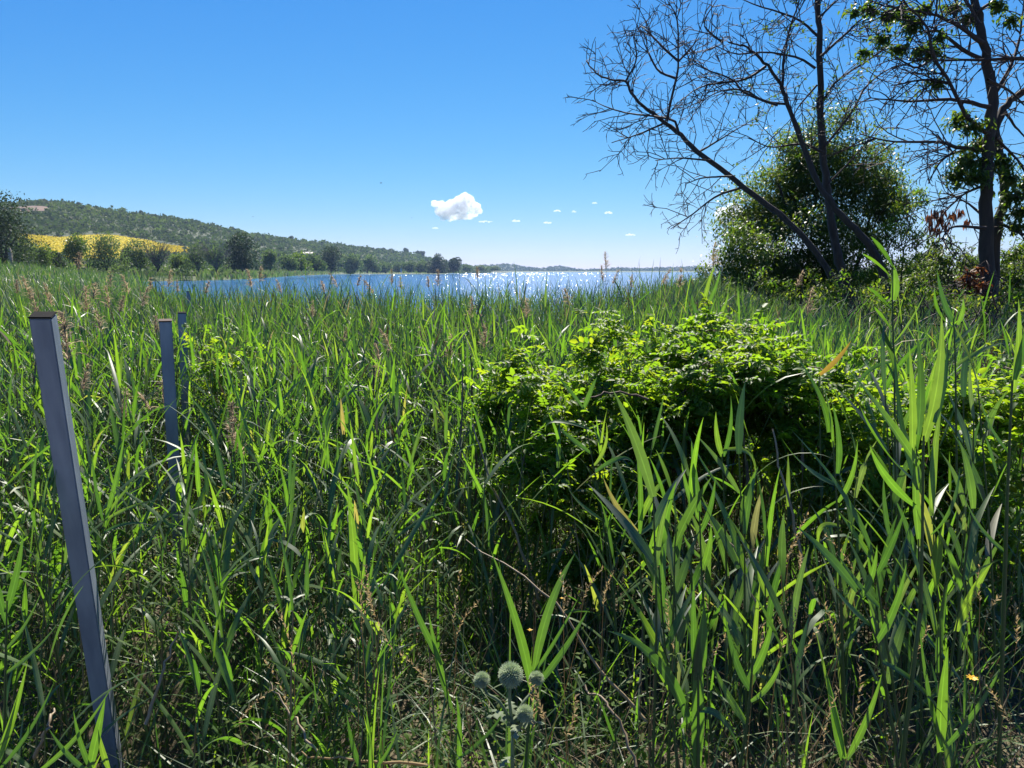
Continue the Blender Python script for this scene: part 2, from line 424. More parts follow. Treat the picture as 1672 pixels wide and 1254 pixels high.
rad = np.concatenate([[0.15], np.geomspace(0.6, 5000, 120)])
na = 288
ang = np.arange(na) * 2 * PI / na
RR, AA = np.meshgrid(rad, ang, indexing='ij')
GX, GY = RR * np.sin(AA), RR * np.cos(AA)
GZ = ground_z(GX, GY)
idx = np.arange(RR.size).reshape(RR.shape); nx = np.roll(idx, -1, axis=1)
q = np.stack([idx[:-1], idx[1:], nx[1:], nx[:-1]], axis=-1).reshape(-1, 4)
mb = MB(); mb.add(np.stack([GX, GY, GZ], -1), q, np.stack([np.full(na, idx.size), idx[0], nx[0]], -1)[:0])
mb.add([[0, 0, float(GZ[0].mean())]], None, None)
mb.t.append(np.stack([np.full(na, idx.size), idx[0], nx[0]], -1))
ground = link('ground', mb.mesh('ground', M['ground'], True), kind='structure')
tag(ground, 'damp soil and litter under the reeds and grass', None)

mb = MB()
mb.add([(-1200, 8, WATER), (1500, 8, WATER), (1500, 2900, WATER), (-1200, 2900, WATER)], [(0, 1, 2, 3)])
# lake surface follows the shoreline a little way under the bank
cen = np.array([30.0, 500.0])
lp = []
for i in range(len(LAKE)):
    a, bb, c = LAKE[i - 1], LAKE[i], LAKE[(i + 1) % len(LAKE)]
    t = (c - a) / np.linalg.norm(c - a); nrm = np.array([-t[1], t[0]])
    pt = bb + nrm * 3.0
    if lake_dist(np.array([pt[0]]), np.array([pt[1]]))[0] < 0: pt = bb - nrm * 3.0
    lp.append((pt[0], pt[1], WATER))
me = bpy.data.meshes.new('lake'); me.from_pydata(lp, [], [list(range(len(lp)))]); me.materials.append(M['lake_water']); me.update()
lake = link('lake', me, kind='structure')
tag(lake, 'blue rippled lake glittering in the sun')

# added sun glints: small water facets, each tilted to mirror the sun to the camera
g = np.random.default_rng(9)
N = 1500
D_ = 45 * (1500 / 45) ** g.uniform(0, 1, N) ** .8
az_ = np.where(g.uniform(0, 1, N) < .92, g.normal(-.005, .06, N), g.uniform(-.25, .2, N))
X_, Y_ = D_ * np.sin(az_), D_ * np.cos(az_)
k = lake_dist(X_, Y_) < -3; X_, Y_, D_ = X_[k], Y_[k], D_[k]; N = len(X_)
vv = np.stack([-X_, -Y_, np.full(N, 2.6)], 1); vv /= np.linalg.norm(vv, axis=1, keepdims=True)
hv = vv + np.array(sdir)[None]; hv /= np.linalg.norm(hv, axis=1, keepdims=True)
hv += g.normal(0, .07, (N, 3)); hv /= np.linalg.norm(hv, axis=1, keepdims=True)
sd_ = np.stack([np.ones(N), g.normal(0, .25, N), np.zeros(N)], 1); sd_ -= hv * (sd_ * hv).sum(1, keepdims=True); sd_ /= np.linalg.norm(sd_, axis=1, keepdims=True)
dn_ = np.cross(hv, sd_)
wd = (D_ / 745 * g.uniform(.16, .46, N))[:, None]; hd = wd * g.uniform(.3, .8, (N, 1))
cc = np.stack([X_, Y_, np.full(N, WATER + .02)], 1)
V = np.stack([cc - sd_ * wd, cc - dn_ * hd * .5, cc + sd_ * wd, cc + dn_ * hd * .5], 1); V[..., 2] += (WATER + .02 - V[..., 2].min(1))[:, None]
mb = MB(); mb.add(V.reshape(-1, 3), np.arange(N * 4).reshape(N, 4))
m, n, l = newmat('glint_facet')
p = n.new('ShaderNodeBsdfPrincipled'); p.inputs['Base Color'].default_value = (.02, .10, .26, 1); p.inputs['Roughness'].default_value = .21; p.inputs['IOR'].default_value = 1.33
o = n.new('ShaderNodeOutputMaterial'); l.new(p.outputs[0], o.inputs[0])
tag(link('glint_facets', mb.mesh('glint_facets', m)), 'added facets tilted to flash sun glints on the lake', kind='stuff')

# ------------------------------------------------------------------ hills (real height fields)
def hill(name, skyline, foot, ridge, back, mat, rough, label, nu=150, nv=46, seed=3):
    """skyline: [(px, py)], foot / ridge: [(px, metres)] distances; rises from foot to ridge and falls behind"""
    g = np.random.default_rng(seed)
    sx, sy = np.array(skyline, float).T
    u = np.linspace(sx[0], sx[-1], nu)
    py = np.interp(u, sx, sy)
    rd = np.interp(u, *np.array(ridge, float).T); fd = np.interp(u, *np.array(foot, float).T)
    cx = (u - 836) / F
    h = np.maximum((443 - py - (3.5 if name == 'hill' else 0) * np.clip((443 - py) / 40, 0, 1)) / F * rd * 1.003 + EYE, 0.2)
    v = np.linspace(0, 1, nv)
    t = v[None, :] / 0.72
    prof = np.where(t < 1, 0.30 * t + 0.70 * smooth(0.06, 1.0, t) , 1 - 0.35 * smooth(1, 1 / 0.72, t))
    D = fd[:, None] + (rd - fd)[:, None] * np.minimum(t, 1) + back * np.maximum(t - 1, 0)
    ph = g.uniform(0, 6, 8)
    X = cx[:, None] * D; Y = D
    bumps = sum(np.sin(X / (60 / (k + 1)) + ph[k]) * np.sin(Y / (75 / (k + 1)) + ph[k + 4]) / (k + 1) for k in range(4))
    env = np.clip(t, 0, 1) * np.clip(1 - np.abs(t - 0.5) * 1.7, 0, 1)
    Z = -1.4 + (h[:, None] + 1.4) * prof + rough * bumps * env
    idx = np.arange(nu * nv).reshape(nu, nv)
    q = np.stack([idx[:-1, :-1], idx[1:, :-1], idx[1:, 1:], idx[:-1, 1:]], -1).reshape(-1, 4)
    mb = MB(); mb.add(np.stack([X, Y, Z], -1), q)
    o = link(name, mb.mesh(name, mat, True), kind='structure'); tag(o, label)
    def at(px, tt):
        """point on the hill at azimuth px and slope fraction tt (1 = ridge)"""
        fi = np.interp(px, u, np.arange(nu)); vi = np.clip(np.asarray(tt) * 0.72 * (nv - 1), 0, nv - 1.001)
        i0 = np.clip(fi.astype(int), 0, nu - 2); j0 = vi.astype(int); a = fi - i0; b2 = vi - j0
        G = np.stack([X, Y, Z], -1)
        return (G[i0, j0] * ((1 - a) * (1 - b2))[..., None] + G[i0 + 1, j0] * (a * (1 - b2))[..., None] +
                G[i0, j0 + 1] * ((1 - a) * b2)[..., None] + G[i0 + 1, j0 + 1] * (a * b2)[..., None])
    return o, at

SKY_A = [(-500, 352), (-200, 340), (0, 336), (45, 338), (80, 334), (110, 335), (150, 340), (220, 349), (280, 356), (330, 365), (380, 375), (420, 384),
         (500, 394), (560, 399), (620, 407), (680, 415), (720, 427), (750, 434), (790, 440), (830, 444)]
hill_a, at_a = hill('hill', SKY_A, [(-500, 420), (200, 430), (500, 620), (830, 1250)], [(-500, 800), (0, 900), (420, 1150), (700, 1500), (830, 1700)], 300, M['hill'], 2.2,
                    'long scrub covered hill sloping down to the lake shore')
SKY_B = [(690, 430), (720, 428), (745, 432), (770, 436), (800, 434), (820, 432.5), (840, 434), (860, 438), (880, 440), (900, 437), (915, 436), (935, 440), (950, 442), (985, 441), (1010, 439), (1040, 440), (1080, 438.5), (1140, 436.5), (1260, 436), (1500, 438), (1800, 440)]
hill_b, at_b = hill('far_hills', SKY_B, [(690, 2450), (1800, 2450)], [(690, 3000), (860, 3000), (1800, 3600)], 600, M['far_hill'], 1.5, 'low blue hills beyond the far end of the lake', nu=260, nv=24, seed=8)

# yellow crop field on the foot of the hill and a bare reddish patch near the ridge: draped sheets with real plants
def drape(name, at, u0, u1, lo, hi, mat, lift, label, nu=60, nv=14):
    uu = np.linspace(u0, u1, nu); vv = np.linspace(0, 1, nv)
    U = uu[:, None].repeat(nv, 1)
    Tt = lo(uu)[:, None] * (1 - vv) + hi(uu)[:, None] * vv
    G = at(U.ravel(), Tt.ravel()).reshape(nu, nv, 3); G[..., 2] += lift
    idx = np.arange(nu * nv).reshape(nu, nv)
    q = np.stack([idx[:-1, :-1], idx[1:, :-1], idx[1:, 1:], idx[:-1, 1:]], -1).reshape(-1, 4)
    mb = MB(); mb.add(G, q)
    o = link(name, mb.mesh(name, mat, True), kind='structure'); tag(o, label)
    return G
def tt_for(at, px, py):
    """slope fraction at which the hill is seen at pixel row py"""
    ts = np.linspace(0.02, 1, 120)
    g = at(np.full(120, float(px)), ts)
    row = 443 - (g[:, 2] - EYE) / g[:, 1] * F
    return float(np.interp(-py, -row, ts))
fu = np.array([40, 62, 110, 150, 200, 245, 280, 318])
ftop = np.array([384, 386, 390, 386, 386, 393, 401, 406])
fbot = np.array([400, 404, 424, 428, 424, 420, 416, 413])
flo = np.array([tt_for(at_a, a, b_) for a, b_ in zip(fu, fbot)]); fhi = np.array([tt_for(at_a, a, b_) for a, b_ in zip(fu, ftop)])
FLD = drape('crop_field', at_a, 42, 318, lambda u: np.interp(u, fu, flo), lambda u: np.interp(u, fu, fhi), M['crop'], 0.25, 'bright yellow flowering crop field on the foot of the hill')
N = 16000
uu = rng.uniform(42, 318, N); rows = 42
vv = (np.floor(rng.uniform(0, 1, N) * rows) + rng.normal(0, .16, N)) / rows
tl, th = np.interp(uu, fu, flo), np.interp(uu, fu, fhi)
g = at_a(uu, tl * (1 - vv) + th * vv); g[:, 2] += rng.uniform(.3, 1.3, N)
mb = MB(); mb.add(*cards(g, rng.uniform(.5, 1.1, N), rng.uniform(0, 1, N), 1.0)[:2], R=np.repeat(rng.uniform(0, 1, N), 4))
tag(link('crop_flowers', mb.mesh('crop_flowers', M['crop_leaf'])), 'yellow crop flowers growing in rows on the hillside field', kind='stuff')
bu = np.array([36, 60, 95, 100]); bt = np.array([343, 341, 342, 344]); bb_ = np.array([346, 350, 349, 346])
blo = np.array([tt_for(at_a, a, b_) for a, b_ in zip(bu, bb_)]); bhi = np.array([tt_for(at_a, a, b_) for a, b_ in zip(bu, bt)])
drape('bare_ground', at_a, 37, 99, lambda u: np.interp(u, bu, blo), lambda u: np.interp(u, bu, bhi), M['bare_soil'], 0.5, 'bare reddish soil strip below the hill top', 24, 5)

# scrub covering the hill: clumps of small faces
def clump_cloud(C, Rr, per, size, rg, sq=0.75):
    """per faces around each of the centres C with radius Rr"""
    N = len(C)
    d = rg.normal(size=(N, per, 3)); d /= np.linalg.norm(d, axis=2, keepdims=True)
    r = rg.uniform(.55, 1.0, (N, per, 1)) * Rr[:, None, None]
    pts = C[:, None, :] + d * r * np.array([1, 1, sq])
    pts[..., 2] = np.maximum(pts[..., 2], C[:, None, 2] - Rr[:, None] * .35)
    rv = np.repeat(rg.uniform(0, 1, N), per) * .75 + rg.uniform(0, .25, N * per)
    s = np.repeat(Rr, per) * size
    return cards(pts.reshape(-1, 3), s, rv, .8, 0, rg)
N = 15000
uu = rng.uniform(-60, 800, N); ts = rng.uniform(0.01, 1.0, N) ** .85
g = at_a(uu, ts)
row = 443 - (g[:, 2] - EYE) / g[:, 1] * F
infield = (uu > 55) & (uu < 322) & (row > np.interp(uu, fu, ftop) - 1) & (row < np.interp(uu, fu, fbot) + 2)
inbare = (uu > 34) & (uu < 102) & (row > np.interp(uu, bu, bt) - 1) & (row < np.interp(uu, bu, bb_) + 1)
dens = 0.5 + 0.5 * np.sin(g[:, 0] / 40 + 1.3) * np.sin(g[:, 1] / 33) + 0.35 * np.sin(g[:, 0] / 13) * np.sin(g[:, 1] / 17)
keep = ~infield & ~inbare & (dens > rng.uniform(-.7, .8, N))
g = g[keep]; rr = rng.gamma(3.5, .75, len(g)).clip(1.2, 7)
g[:, 2] += rr * .35
mb = MB(); mb.add(*cards(np.zeros((1, 3)), .01, np.zeros(1))[:2])
V, Q, Rv = clump_cloud(g, rr, 16, .7, rng)
pt = .42 + .22 * np.sin(g[:, 0] / 47 + 2) * np.sin(g[:, 1] / 61) + .16 * np.sin(g[:, 0] / 21) * np.sin(g[:, 1] / 29 + 1) + rng.normal(0, .13, len(g))      # stands of different bushes
mb.add(V, Q, None, np.repeat(pt.clip(0, .97), 16 * 4) + np.repeat(rng.uniform(0, .03, len(g) * 16), 4))
tag(link('hill_scrub', mb.mesh('hill_scrub', M['scrub'])), 'dense mixed scrub covering the long hill', kind='stuff')
# woods on the far hills
N = 2600
uu = rng.uniform(690, 1250, N); g = at_b(uu, rng.uniform(0.02, 1.0, N)); rr = rng.uniform(3, 8, N); g[:, 2] += rr * .3
mb = MB(); V, Q, Rv = clump_cloud(g, rr, 10, .9, rng); mb.add(V, Q, None, Rv)
tag(link('far_woods', mb.mesh('far_woods', M['dark_leaf'])), 'distant woods on the low blue hills beyond the lake', kind='stuff')

# ------------------------------------------------------------------ haze
mb = MB()
hx, hy0, hy1, hb, ht = 5600, -5600, 5600, -3.4, 118
mb.add([(-hx, hy0, hb), (hx, hy0, hb), (hx, hy1, hb), (-hx, hy1, hb), (-hx, hy0, ht), (hx, hy0, ht), (hx, hy1, ht), (-hx, hy1, ht)],
       [(0, 3, 2, 1), (4, 5, 6, 7), (0, 1, 5, 4), (1, 2, 6, 5), (2, 3, 7, 6), (3, 0, 4, 7)])
m, n, l = newmat('haze')
pv = n.new('ShaderNodeVolumePrincipled'); pv.inputs['Color'].default_value = (.60, .78, 1, 1); pv.inputs['Density'].default_value = 0.00009
pv.inputs['Anisotropy'].default_value = 0.1
o = n.new('ShaderNodeOutputMaterial'); l.new(pv.outputs[0], o.inputs['Volume'])
hz = link('haze', mb.mesh('haze', m)); tag(hz, 'thin pale summer haze over the lake valley', kind='stuff')
hz.visible_shadow = True

# ------------------------------------------------------------------ clouds
def cloud(px, py, w, h, d, label, seed, dens, n=14, flat=False, lobes=None):
    g = np.random.default_rng(seed)
    c = P(px, py, d); sc = d / F
    bm_v, bm_q = [], []
    mb = MB()
    nu, nv = 20, 12
    if lobes is None:
        lobes = []
        for k in range(n):
            a = -1 + 2 * (k + .5) / n; lobes.append((a * w * .38, (g.uniform(-.2, .55) * (1 - a * a)) * h * .5, h * g.uniform(.20, .38)))
    for lx, lz, lr in lobes:
        th = np.linspace(0, 2 * PI, nu, endpoint=False); ph = np.linspace(.02, PI - .02, nv)
        TH, PH = np.meshgrid(th, ph, indexing='ij')
        rr = lr * sc * (1 + .10 * np.sin(TH * 3 + g.uniform(0, 6)) * np.sin(PH * 4 + g.uniform(0, 6)) + .07 * np.sin(TH * 7 + g.uniform(0, 6)) * np.sin(PH * 6))
        X = rr * np.sin(PH) * np.cos(TH) + lx * sc; Y = rr * np.sin(PH) * np.sin(TH) + g.uniform(-.12, .12) * h * sc; Z = rr * np.cos(PH) * (.75 if flat else 1)
        Z = np.where(Z < -lr * sc * .55, -lr * sc * .55, Z) + lz * sc
        idx = np.arange(nu * nv).reshape(nu, nv); nx = np.roll(idx, -1, axis=0)
        mb.add(np.stack([X, Y, Z], -1), np.stack([idx[:, :-1], nx[:, :-1], nx[:, 1:], idx[:, 1:]], -1).reshape(-1, 4))
    m, n_, l_ = newmat('cloud')
    pv = n_.new('ShaderNodeVolumePrincipled'); pv.inputs['Color'].default_value = (.95, .965, .985, 1); pv.inputs['Anisotropy'].default_value = .3
    tc = n_.new('ShaderNodeTexCoord'); nz = n_.new('ShaderNodeTexNoise'); nz.inputs['Scale'].default_value = 11 / (h * sc); nz.inputs['Detail'].default_value = 6; nz.inputs['Roughness'].default_value = .62
    l_.new(tc.outputs['Object'], nz.inputs['Vector'])
    mr = n_.new('ShaderNodeMapRange'); mr.inputs[1].default_value = .37; mr.inputs[2].default_value = .60; mr.inputs[3].default_value = 0; mr.inputs[4].default_value = dens / (h * sc)
    l_.new(nz.outputs[0], mr.inputs[0]); l_.new(mr.outputs[0], pv.inputs['Density'])
    o = n_.new('ShaderNodeOutputMaterial'); l_.new(pv.outputs[0], o.inputs['Volume'])
    o = link('cloud', mb.mesh('cloud', m, True), loc=tuple(c))
    md = o.modifiers.new('union', 'REMESH'); md.mode = 'VOXEL'; md.voxel_size = h * sc / 26     # one closed skin round the merged lobes
    me = bpy.data.meshes.new_from_object(o.evaluated_get(bpy.context.evaluated_depsgraph_get()))
    o.modifiers.clear(); o.data = me; me.name = 'cloud'
    co = np.zeros(len(me.vertices) * 3, np.float32); me.vertices.foreach_get('co', co); co = co.reshape(-1, 3)
    f = 2 * PI / (h * sc); dsp = np.zeros_like(co)
    for q_ in range(7):
        fr = f * (2.2 + 2.3 * q_); dv = g.normal(size=3); dv /= np.linalg.norm(dv)
        dsp += dv * (np.sin(co @ (g.normal(size=3) * fr * .7) + g.uniform(0, 6)) * .042 * h * sc / (1 + .3 * q_))[:, None]
    me.vertices.foreach_set('co', (co + dsp).astype(np.float32).ravel()); me.update()
    tag(o, label, 'cloud', 'small clouds above the lake')
    return o
big = cloud(746, 342, 74, 40, 4200, 'largest white cumulus cloud, ragged topped, over the lake', 3, 12,
            lobes=[(-33, 8, 7), (-26, 5, 9), (-24, -4, 10), (-17, 2, 10), (-9, 5, 10), (-31, -1, 6), (-14, -7, 9), (-4, -5, 10), (6, -6, 10), (-2, 6, 10), (4, 14, 9), (12, 16, 9), (20, 12, 9), (28, 4, 10), (33, -4, 7), (10, 4, 13), (-20, -13, 7), (-8, -14, 7), (4, -13, 7), (16, -12, 7), (26, -10, 7)])
for k, (px, py, w, h, lab) in enumerate([
        (793, 362, 28, 6, 'flat white cloud wisp touching the lower right of the cumulus'),
        (711, 373, 11, 5, 'tiny faint puff of cloud below the left of the cumulus'),
        (842, 361, 15, 6, 'faint cloud puff next right from the wisp beside the cumulus'),
        (894, 364, 14, 6, 'small cloud puff below the two side by side puffs'),
        (910, 345, 14, 6, 'left one of two small puffs side by side above the lake'),
        (937, 346, 9, 5, 'right one of two small puffs side by side above the lake'),
        (993, 348, 13, 7, 'small domed cloud nearest left of the bare drooping twigs'),
        (971, 332, 10, 5, 'highest and faintest of the small cloud puffs'),
        (1030, 384, 19, 6, 'lowest small flat cloud near the horizon right of the lake')]):
    cloud(px, py, w, h, 6500, lab, 20 + k, 2.6 if h > 5 else 1.6, n=10, flat=True)
cloud(1197, 352, 46, 36, 4600, 'white cloud partly hidden behind the leafy tree', 41, 8, n=12)

# ------------------------------------------------------------------ far bank trees
def branchy(base, h, n, spread, r0, rg, droop=0.0, pts=6):
    """n limbs rising from the base, as (n,pts,3)"""
    out = []
    for k in range(n):
        az = rg.uniform(0, 2 * PI); sp = spread * rg.uniform(.25, 1)
        t = np.linspace(0, 1, pts)
        x = np.cos(az) * sp * t ** 1.3; y = np.sin(az) * sp * t ** 1.3; z = h * rg.uniform(.6, 1) * (t - droop * t ** 3)
        out.append(np.stack([x, y, z], 1) + rg.normal(0, .02 * h, (pts, 3)) * t[:, None])
    PT = np.array(out) + np.asarray(base)
    return PT, r0 * (1 - .85 * np.linspace(0, 1, pts))[None, :].repeat(n, 0)

def bank_tree(px, py, D, w, h, mat, label, cat='tree', name='tree', lobes=9, per=150, leaf=.45, group=None, tall=.55, bare=0.0, seed=0, stems=5):
    """w, h in metres; base at pixel (px,py) at distance D, resting on the ground"""
    g = np.random.default_rng(1000 + seed)
    x = (px - 836) / F * D
    z = EYE - (py - 443) / F * D
    root = link(name, None, loc=(x, D, z)); tag(root, label, cat, group)
    PT, RD = branchy((0, 0, -.6), h * .8, stems, w * .36, h * .022, g)
    mb = MB(); V, Q, R = tubes(PT, RD, 5); mb.add(V, Q, None, R)
    link('trunk', mb.mesh('trunk', M['bark']), root)
    C, Rr = [], []
    for k in range(lobes):
        a = g.uniform(0, 2 * PI); rr = g.uniform(.0, .36) * w; zz = g.uniform(.08, .80)
        wid = 1 - max(0, zz - .3) * .9
        C.append((math.cos(a) * rr * wid, math.sin(a) * rr * wid, zz * h)); Rr.append(min(w, h) * g.uniform(.26, .38))
    C = np.array(C); Rr = np.array(Rr)
    per = int(max(20, per) * 1.5)
    d = g.normal(size=(lobes, per, 3)); d /= np.linalg.norm(d, axis=2, keepdims=True)
    rad = g.uniform(.35, 1.05, (lobes, per, 1)) ** .6 * Rr[:, None, None]
    pts = (C[:, None] + d * rad * np.array([1, 1, 1.05])).reshape(-1, 3)
    rv = np.repeat(g.uniform(0, .6, lobes), per) + g.uniform(0, .38, lobes * per)
    pts[:, 2] = np.maximum(pts[:, 2], g.uniform(0, .12 * h, len(pts)))
    if bare < 1:
        k = g.uniform(0, 1, len(pts)) > bare
        V, Q, R = cards(pts[k], leaf * g.uniform(.6, 1.3, k.sum()), rv[k], .6, 0, g)
        mb = MB(); mb.add(V, Q, None, R)
        link('crown', mb.mesh('crown', mat), root, kind='stuff')
    if bare > 0:
        nt = int(260 * bare)
        PT, RD = branchy((0, 0, 0), h * 1.02, nt, w * .62, h * .006, g)
        mb = MB(); V, Q, R = tubes(PT, RD * 1.0 + .012, 3); mb.add(V, Q, None, R)
        link('twigs', mb.mesh('twigs', M['twig_haze']), root, kind='stuff')
    return root

def m_at(pxs, D): return pxs / F * D
BT = [ # px, base py, D, width px, height px, mat, label, cat, name, kwargs
 (14, 438, 150, 105, 112, 'dark_leaf', 'tall dark tree at the left end of the bank with pale trunk', 'tree', 'tree', dict(lobes=16, per=260, leaf=.5)),
 (50, 436, 165, 60, 46, 'willow_leaf', 'low grey green shrub at the foot of the tall dark tree', 'shrub', 'shrub', {}),
 (80, 437, 170, 46, 34, 'bright_shrub_leaf', 'bright yellow green shrub below the yellow field', 'shrub', 'shrub', {}),
 (100, 436, 185, 40, 24, 'dark_leaf', 'low dark shrub between bright shrub and round willows', 'shrub', 'shrub', {}),
 (136, 437, 200, 44, 56, 'tree_leaf', 'dark round tree standing left of the grey willow', 'tree', 'tree', dict(lobes=11, per=200)),
 (181, 438, 195, 56, 52, 'willow_leaf', 'round grey green willow right of the dark round tree', 'tree', 'willow_tree', dict(lobes=12, per=220)),
 (217, 437, 215, 26, 28, 'dark_leaf', 'small dark bush just right of the round willow', 'shrub', 'bush', {}),
 (236, 438, 210, 38, 44, 'willow_leaf', 'dark bush left of the bare brown bush', 'shrub', 'bush', dict(lobes=10, per=180)),
 (264, 440, 205, 44, 42, 'willow_leaf', 'half bare brown twiggy bush on the bank', 'shrub', 'bush', dict(bare=.75, lobes=9)),
 (301, 438, 220, 30, 26, 'bright_shrub_leaf', 'small green shrub in the gap below the crop field end', 'shrub', 'shrub', {}),
 (330, 440, 215, 38, 40, 'willow_leaf', 'left willow of the grey clump with bare twigs', 'tree', 'willow_tree', dict(bare=.25)),
 (358, 440, 212, 48, 42, 'willow_leaf', 'grey willow with bare twigs beside the big dark tree', 'tree', 'willow_tree', dict(bare=.55, lobes=11)),
 (401, 440, 225, 54, 52, 'dark_leaf', 'big dark tree right of the grey willows', 'tree', 'tree', dict(lobes=14, per=220)),
 (446, 440, 300, 34, 30, 'willow_leaf', 'pale willow right after the big dark tree', 'tree', 'willow_tree', {}),
 (475, 440, 320, 26, 27, 'willow_leaf', 'slim pale willow second right of the big dark tree', 'tree', 'willow_tree', {}),
 (496, 441, 330, 36, 28, 'tree_leaf', 'green willow beneath the white house on the hill', 'tree', 'willow_tree', {}),
 (520, 441, 345, 28, 24, 'willow_leaf', 'low willow where the reed bank narrows', 'tree', 'willow_tree', {}),
 (544, 443, 420, 40, 34, 'dark_leaf', 'dark spreading tree at the end of the reed bank', 'tree', 'tree', {}),
 (575, 447, 560, 40, 28, 'willow_leaf', 'willow group tree at the waterline past the reed bank', 'tree', 'willow_tree', dict(lobes=12)),
 (602, 445, 600, 36, 27, 'willow_leaf', 'grey willow next along the waterline', 'tree', 'willow_tree', {}),
 (716, 446, 700, 32, 28, 'dark_leaf', 'dark tree pair left half at the tip of the spit', 'tree', 'tree', dict(lobes=12)),
 (741, 444, 720, 24, 22, 'dark_leaf', 'small dark tree right half at the tip of the spit', 'tree', 'tree', {}),
]
for k, (px, py, D, wp, hp, mt, lab, cat, nm, kw) in enumerate(BT):
    kw = dict(kw); kw.setdefault('leaf', .5 * D / 200)
    bank_tree(px, py, D, m_at(wp, D) * (1.15 if px < 420 else 1.35), m_at(hp, D) * 1.05, M[mt], lab, cat, nm, seed=k, **kw)
gs = np.random.default_rng(88)
N = 900
u_ = gs.uniform(-20, 560, N); D_ = np.interp(u_, [0, 200, 420, 560], [172, 222, 262, 440]) + gs.uniform(-4, 28, N)
C_ = np.stack([(u_ - 836) / F * D_, D_, np.zeros(N)], 1); kk = lake_dist(C_[:, 0], C_[:, 1]) > 6; C_ = C_[kk]; C_[:, 2] = ground_z(C_[:, 0], C_[:, 1])
R_ = gs.gamma(5, .30, len(C_)).clip(.7, 3.4) * np.interp(C_[:, 1], [170, 440], [.9, 1.3]); C_[:, 2] += R_ * .6
mb = MB(); V, Q, Rv = clump_cloud(C_, R_, 34, .5, gs); mb.add(V, Q, None, Rv * .9)
tag(link('bank_scrub', mb.mesh('bank_scrub', M['willow_leaf'])), 'continuous low scrub between the trees of the far bank', kind='stuff')
proto = None
for k, (px, py, D, wp, hp) in enumerate([(632, 445, 690, 28, 21), (652, 444, 705, 24, 18), (668, 444, 695, 26, 21), (688, 444, 700, 28, 22), (700, 444, 720, 20, 18), (765, 442, 900, 24, 12), (785, 442, 950, 26, 10), (805, 442, 1000, 24, 9), (560, 436, 640, 30, 16), (590, 434, 660, 30, 15), (515, 432, 500, 30, 20)]):
    w, h = m_at(wp, D) * 1.35, m_at(hp, D)
    if proto is None:
        proto = bank_tree(px, py, D, w, h, M['willow_leaf'], 'rounded grey green tree in the row along the far shore', 'tree', 'tree', seed=77, leaf=1.2, group='trees in the row along the far shore', lobes=11)
        w0, h0 = w, h
    else:
        o = proto.copy(); col.objects.link(o)
        o.location = ((px - 836) / F * D, D, EYE - (py - 443) / F * D); o.scale = (w / w0, w / w0, h / h0); o.rotation_euler = (0, 0, k * 1.3)
        for ch in proto.children:
            c = ch.copy(); col.objects.link(c); c.parent = o
proto = None
for k, (px, s) in enumerate([(9, 7), (22, 8), (48, 9), (63, 8), (92, 11), (128, 8), (146, 8), (243, 8), (386, 9), (482, 9), (630, 8), (642, 8), (665, 9), (684, 10), (690, 12), (713, 9), (730, 8), (322, 7)]):
    g = at_a(np.array([float(px)]), np.array([.99]))[0]
    D = g[1]; w = m_at(s, D)
    if proto is None:
        proto = bank_tree(0, 443, 900, w, w * 1.1, M['dark_leaf'], 'small dark tree standing out on the hill skyline', 'tree', 'tree', seed=91, leaf=1.1, group='trees on the hill skyline', lobes=7, per=90, stems=3)
        proto.location = (g[0], g[1], g[2]); w0 = w
    else:
        o = proto.copy(); col.objects.link(o); o.location = (g[0], g[1], g[2]); f = w / w0
        o.scale = (f, f, f * rng.uniform(.8, 1.3)); o.rotation_euler = (0, 0, k)
        for ch in proto.children:
            c = ch.copy(); col.objects.link(c); c.parent = o
# pale dead trunk in front of the tall dark tree
mb = MB(); V, Q, R = tubes(np.array([[P(16, 440, 146), P(17, 425, 146), P(16, 410, 146.2), P(15, 402, 146.5)]]), np.array([[.5, .42, .3, .1]]), 6); mb.add(V, Q)
tag(link('dead_tree', mb.mesh('dead_tree', plain('pale_bark', [(.3, (.25, .19, .14)), (.7, (.36, .29, .22))], .9, 3))), 'pale dead trunk in front of the tall dark tree', 'tree')

# houses on the hill, each wall body with gabled roof
def house(px, py, w, label):
    t = tt_for(at_a, px, py); g = at_a(np.array([float(px)]), np.array([t]))[0]
    root = link('house', None, loc=(g[0], g[1], g[2] - .3)); tag(root, label, 'house')
    d, h = w * .6, 3.0
    mb = MB()
    mb.add([(-w / 2, -d / 2, 0), (w / 2, -d / 2, 0), (w / 2, d / 2, 0), (-w / 2, d / 2, 0), (-w / 2, -d / 2, h), (w / 2, -d / 2, h), (w / 2, d / 2, h), (-w / 2, d / 2, h), (-w / 2, 0, h + 1.8), (w / 2, 0, h + 1.8)],
           [(0, 1, 5, 4), (1, 2, 6, 5), (2, 3, 7, 6), (3, 0, 4, 7)], [(4, 7, 8), (5, 9, 6)])
    link('wall', mb.mesh('wall', M['white_paint']), root)
    mb = MB(); e = .4; z0 = h - .3
    mb.add([(-w / 2 - e, -d / 2 - e, z0), (w / 2 + e, -d / 2 - e, z0), (w / 2 + e, 0, h + 2), (-w / 2 - e, 0, h + 2), (-w / 2 - e, d / 2 + e, z0), (w / 2 + e, d / 2 + e, z0)],
           [(0, 1, 2, 3), (3, 2, 5, 4)])
    link('roof', mb.mesh('roof', M['roof_tile']), root)
    for wx in (-.28, .1, .3):
        mb = MB(); mb.add(np.array([(wx * w - .5, -d / 2 - .03, 1), (wx * w + .5, -d / 2 - .03, 1), (wx * w + .5, -d / 2 - .03, 2.2), (wx * w - .5, -d / 2 - .03, 2.2)]), [(0, 1, 2, 3)])
        link('window', mb.mesh('window', M['black_cap']), root)
house(508, 418.5, 12, 'small white house above the willows, leftmost on the hill')
house(551, 414.5, 9, 'tiny pale house higher on the hill, centre of three')
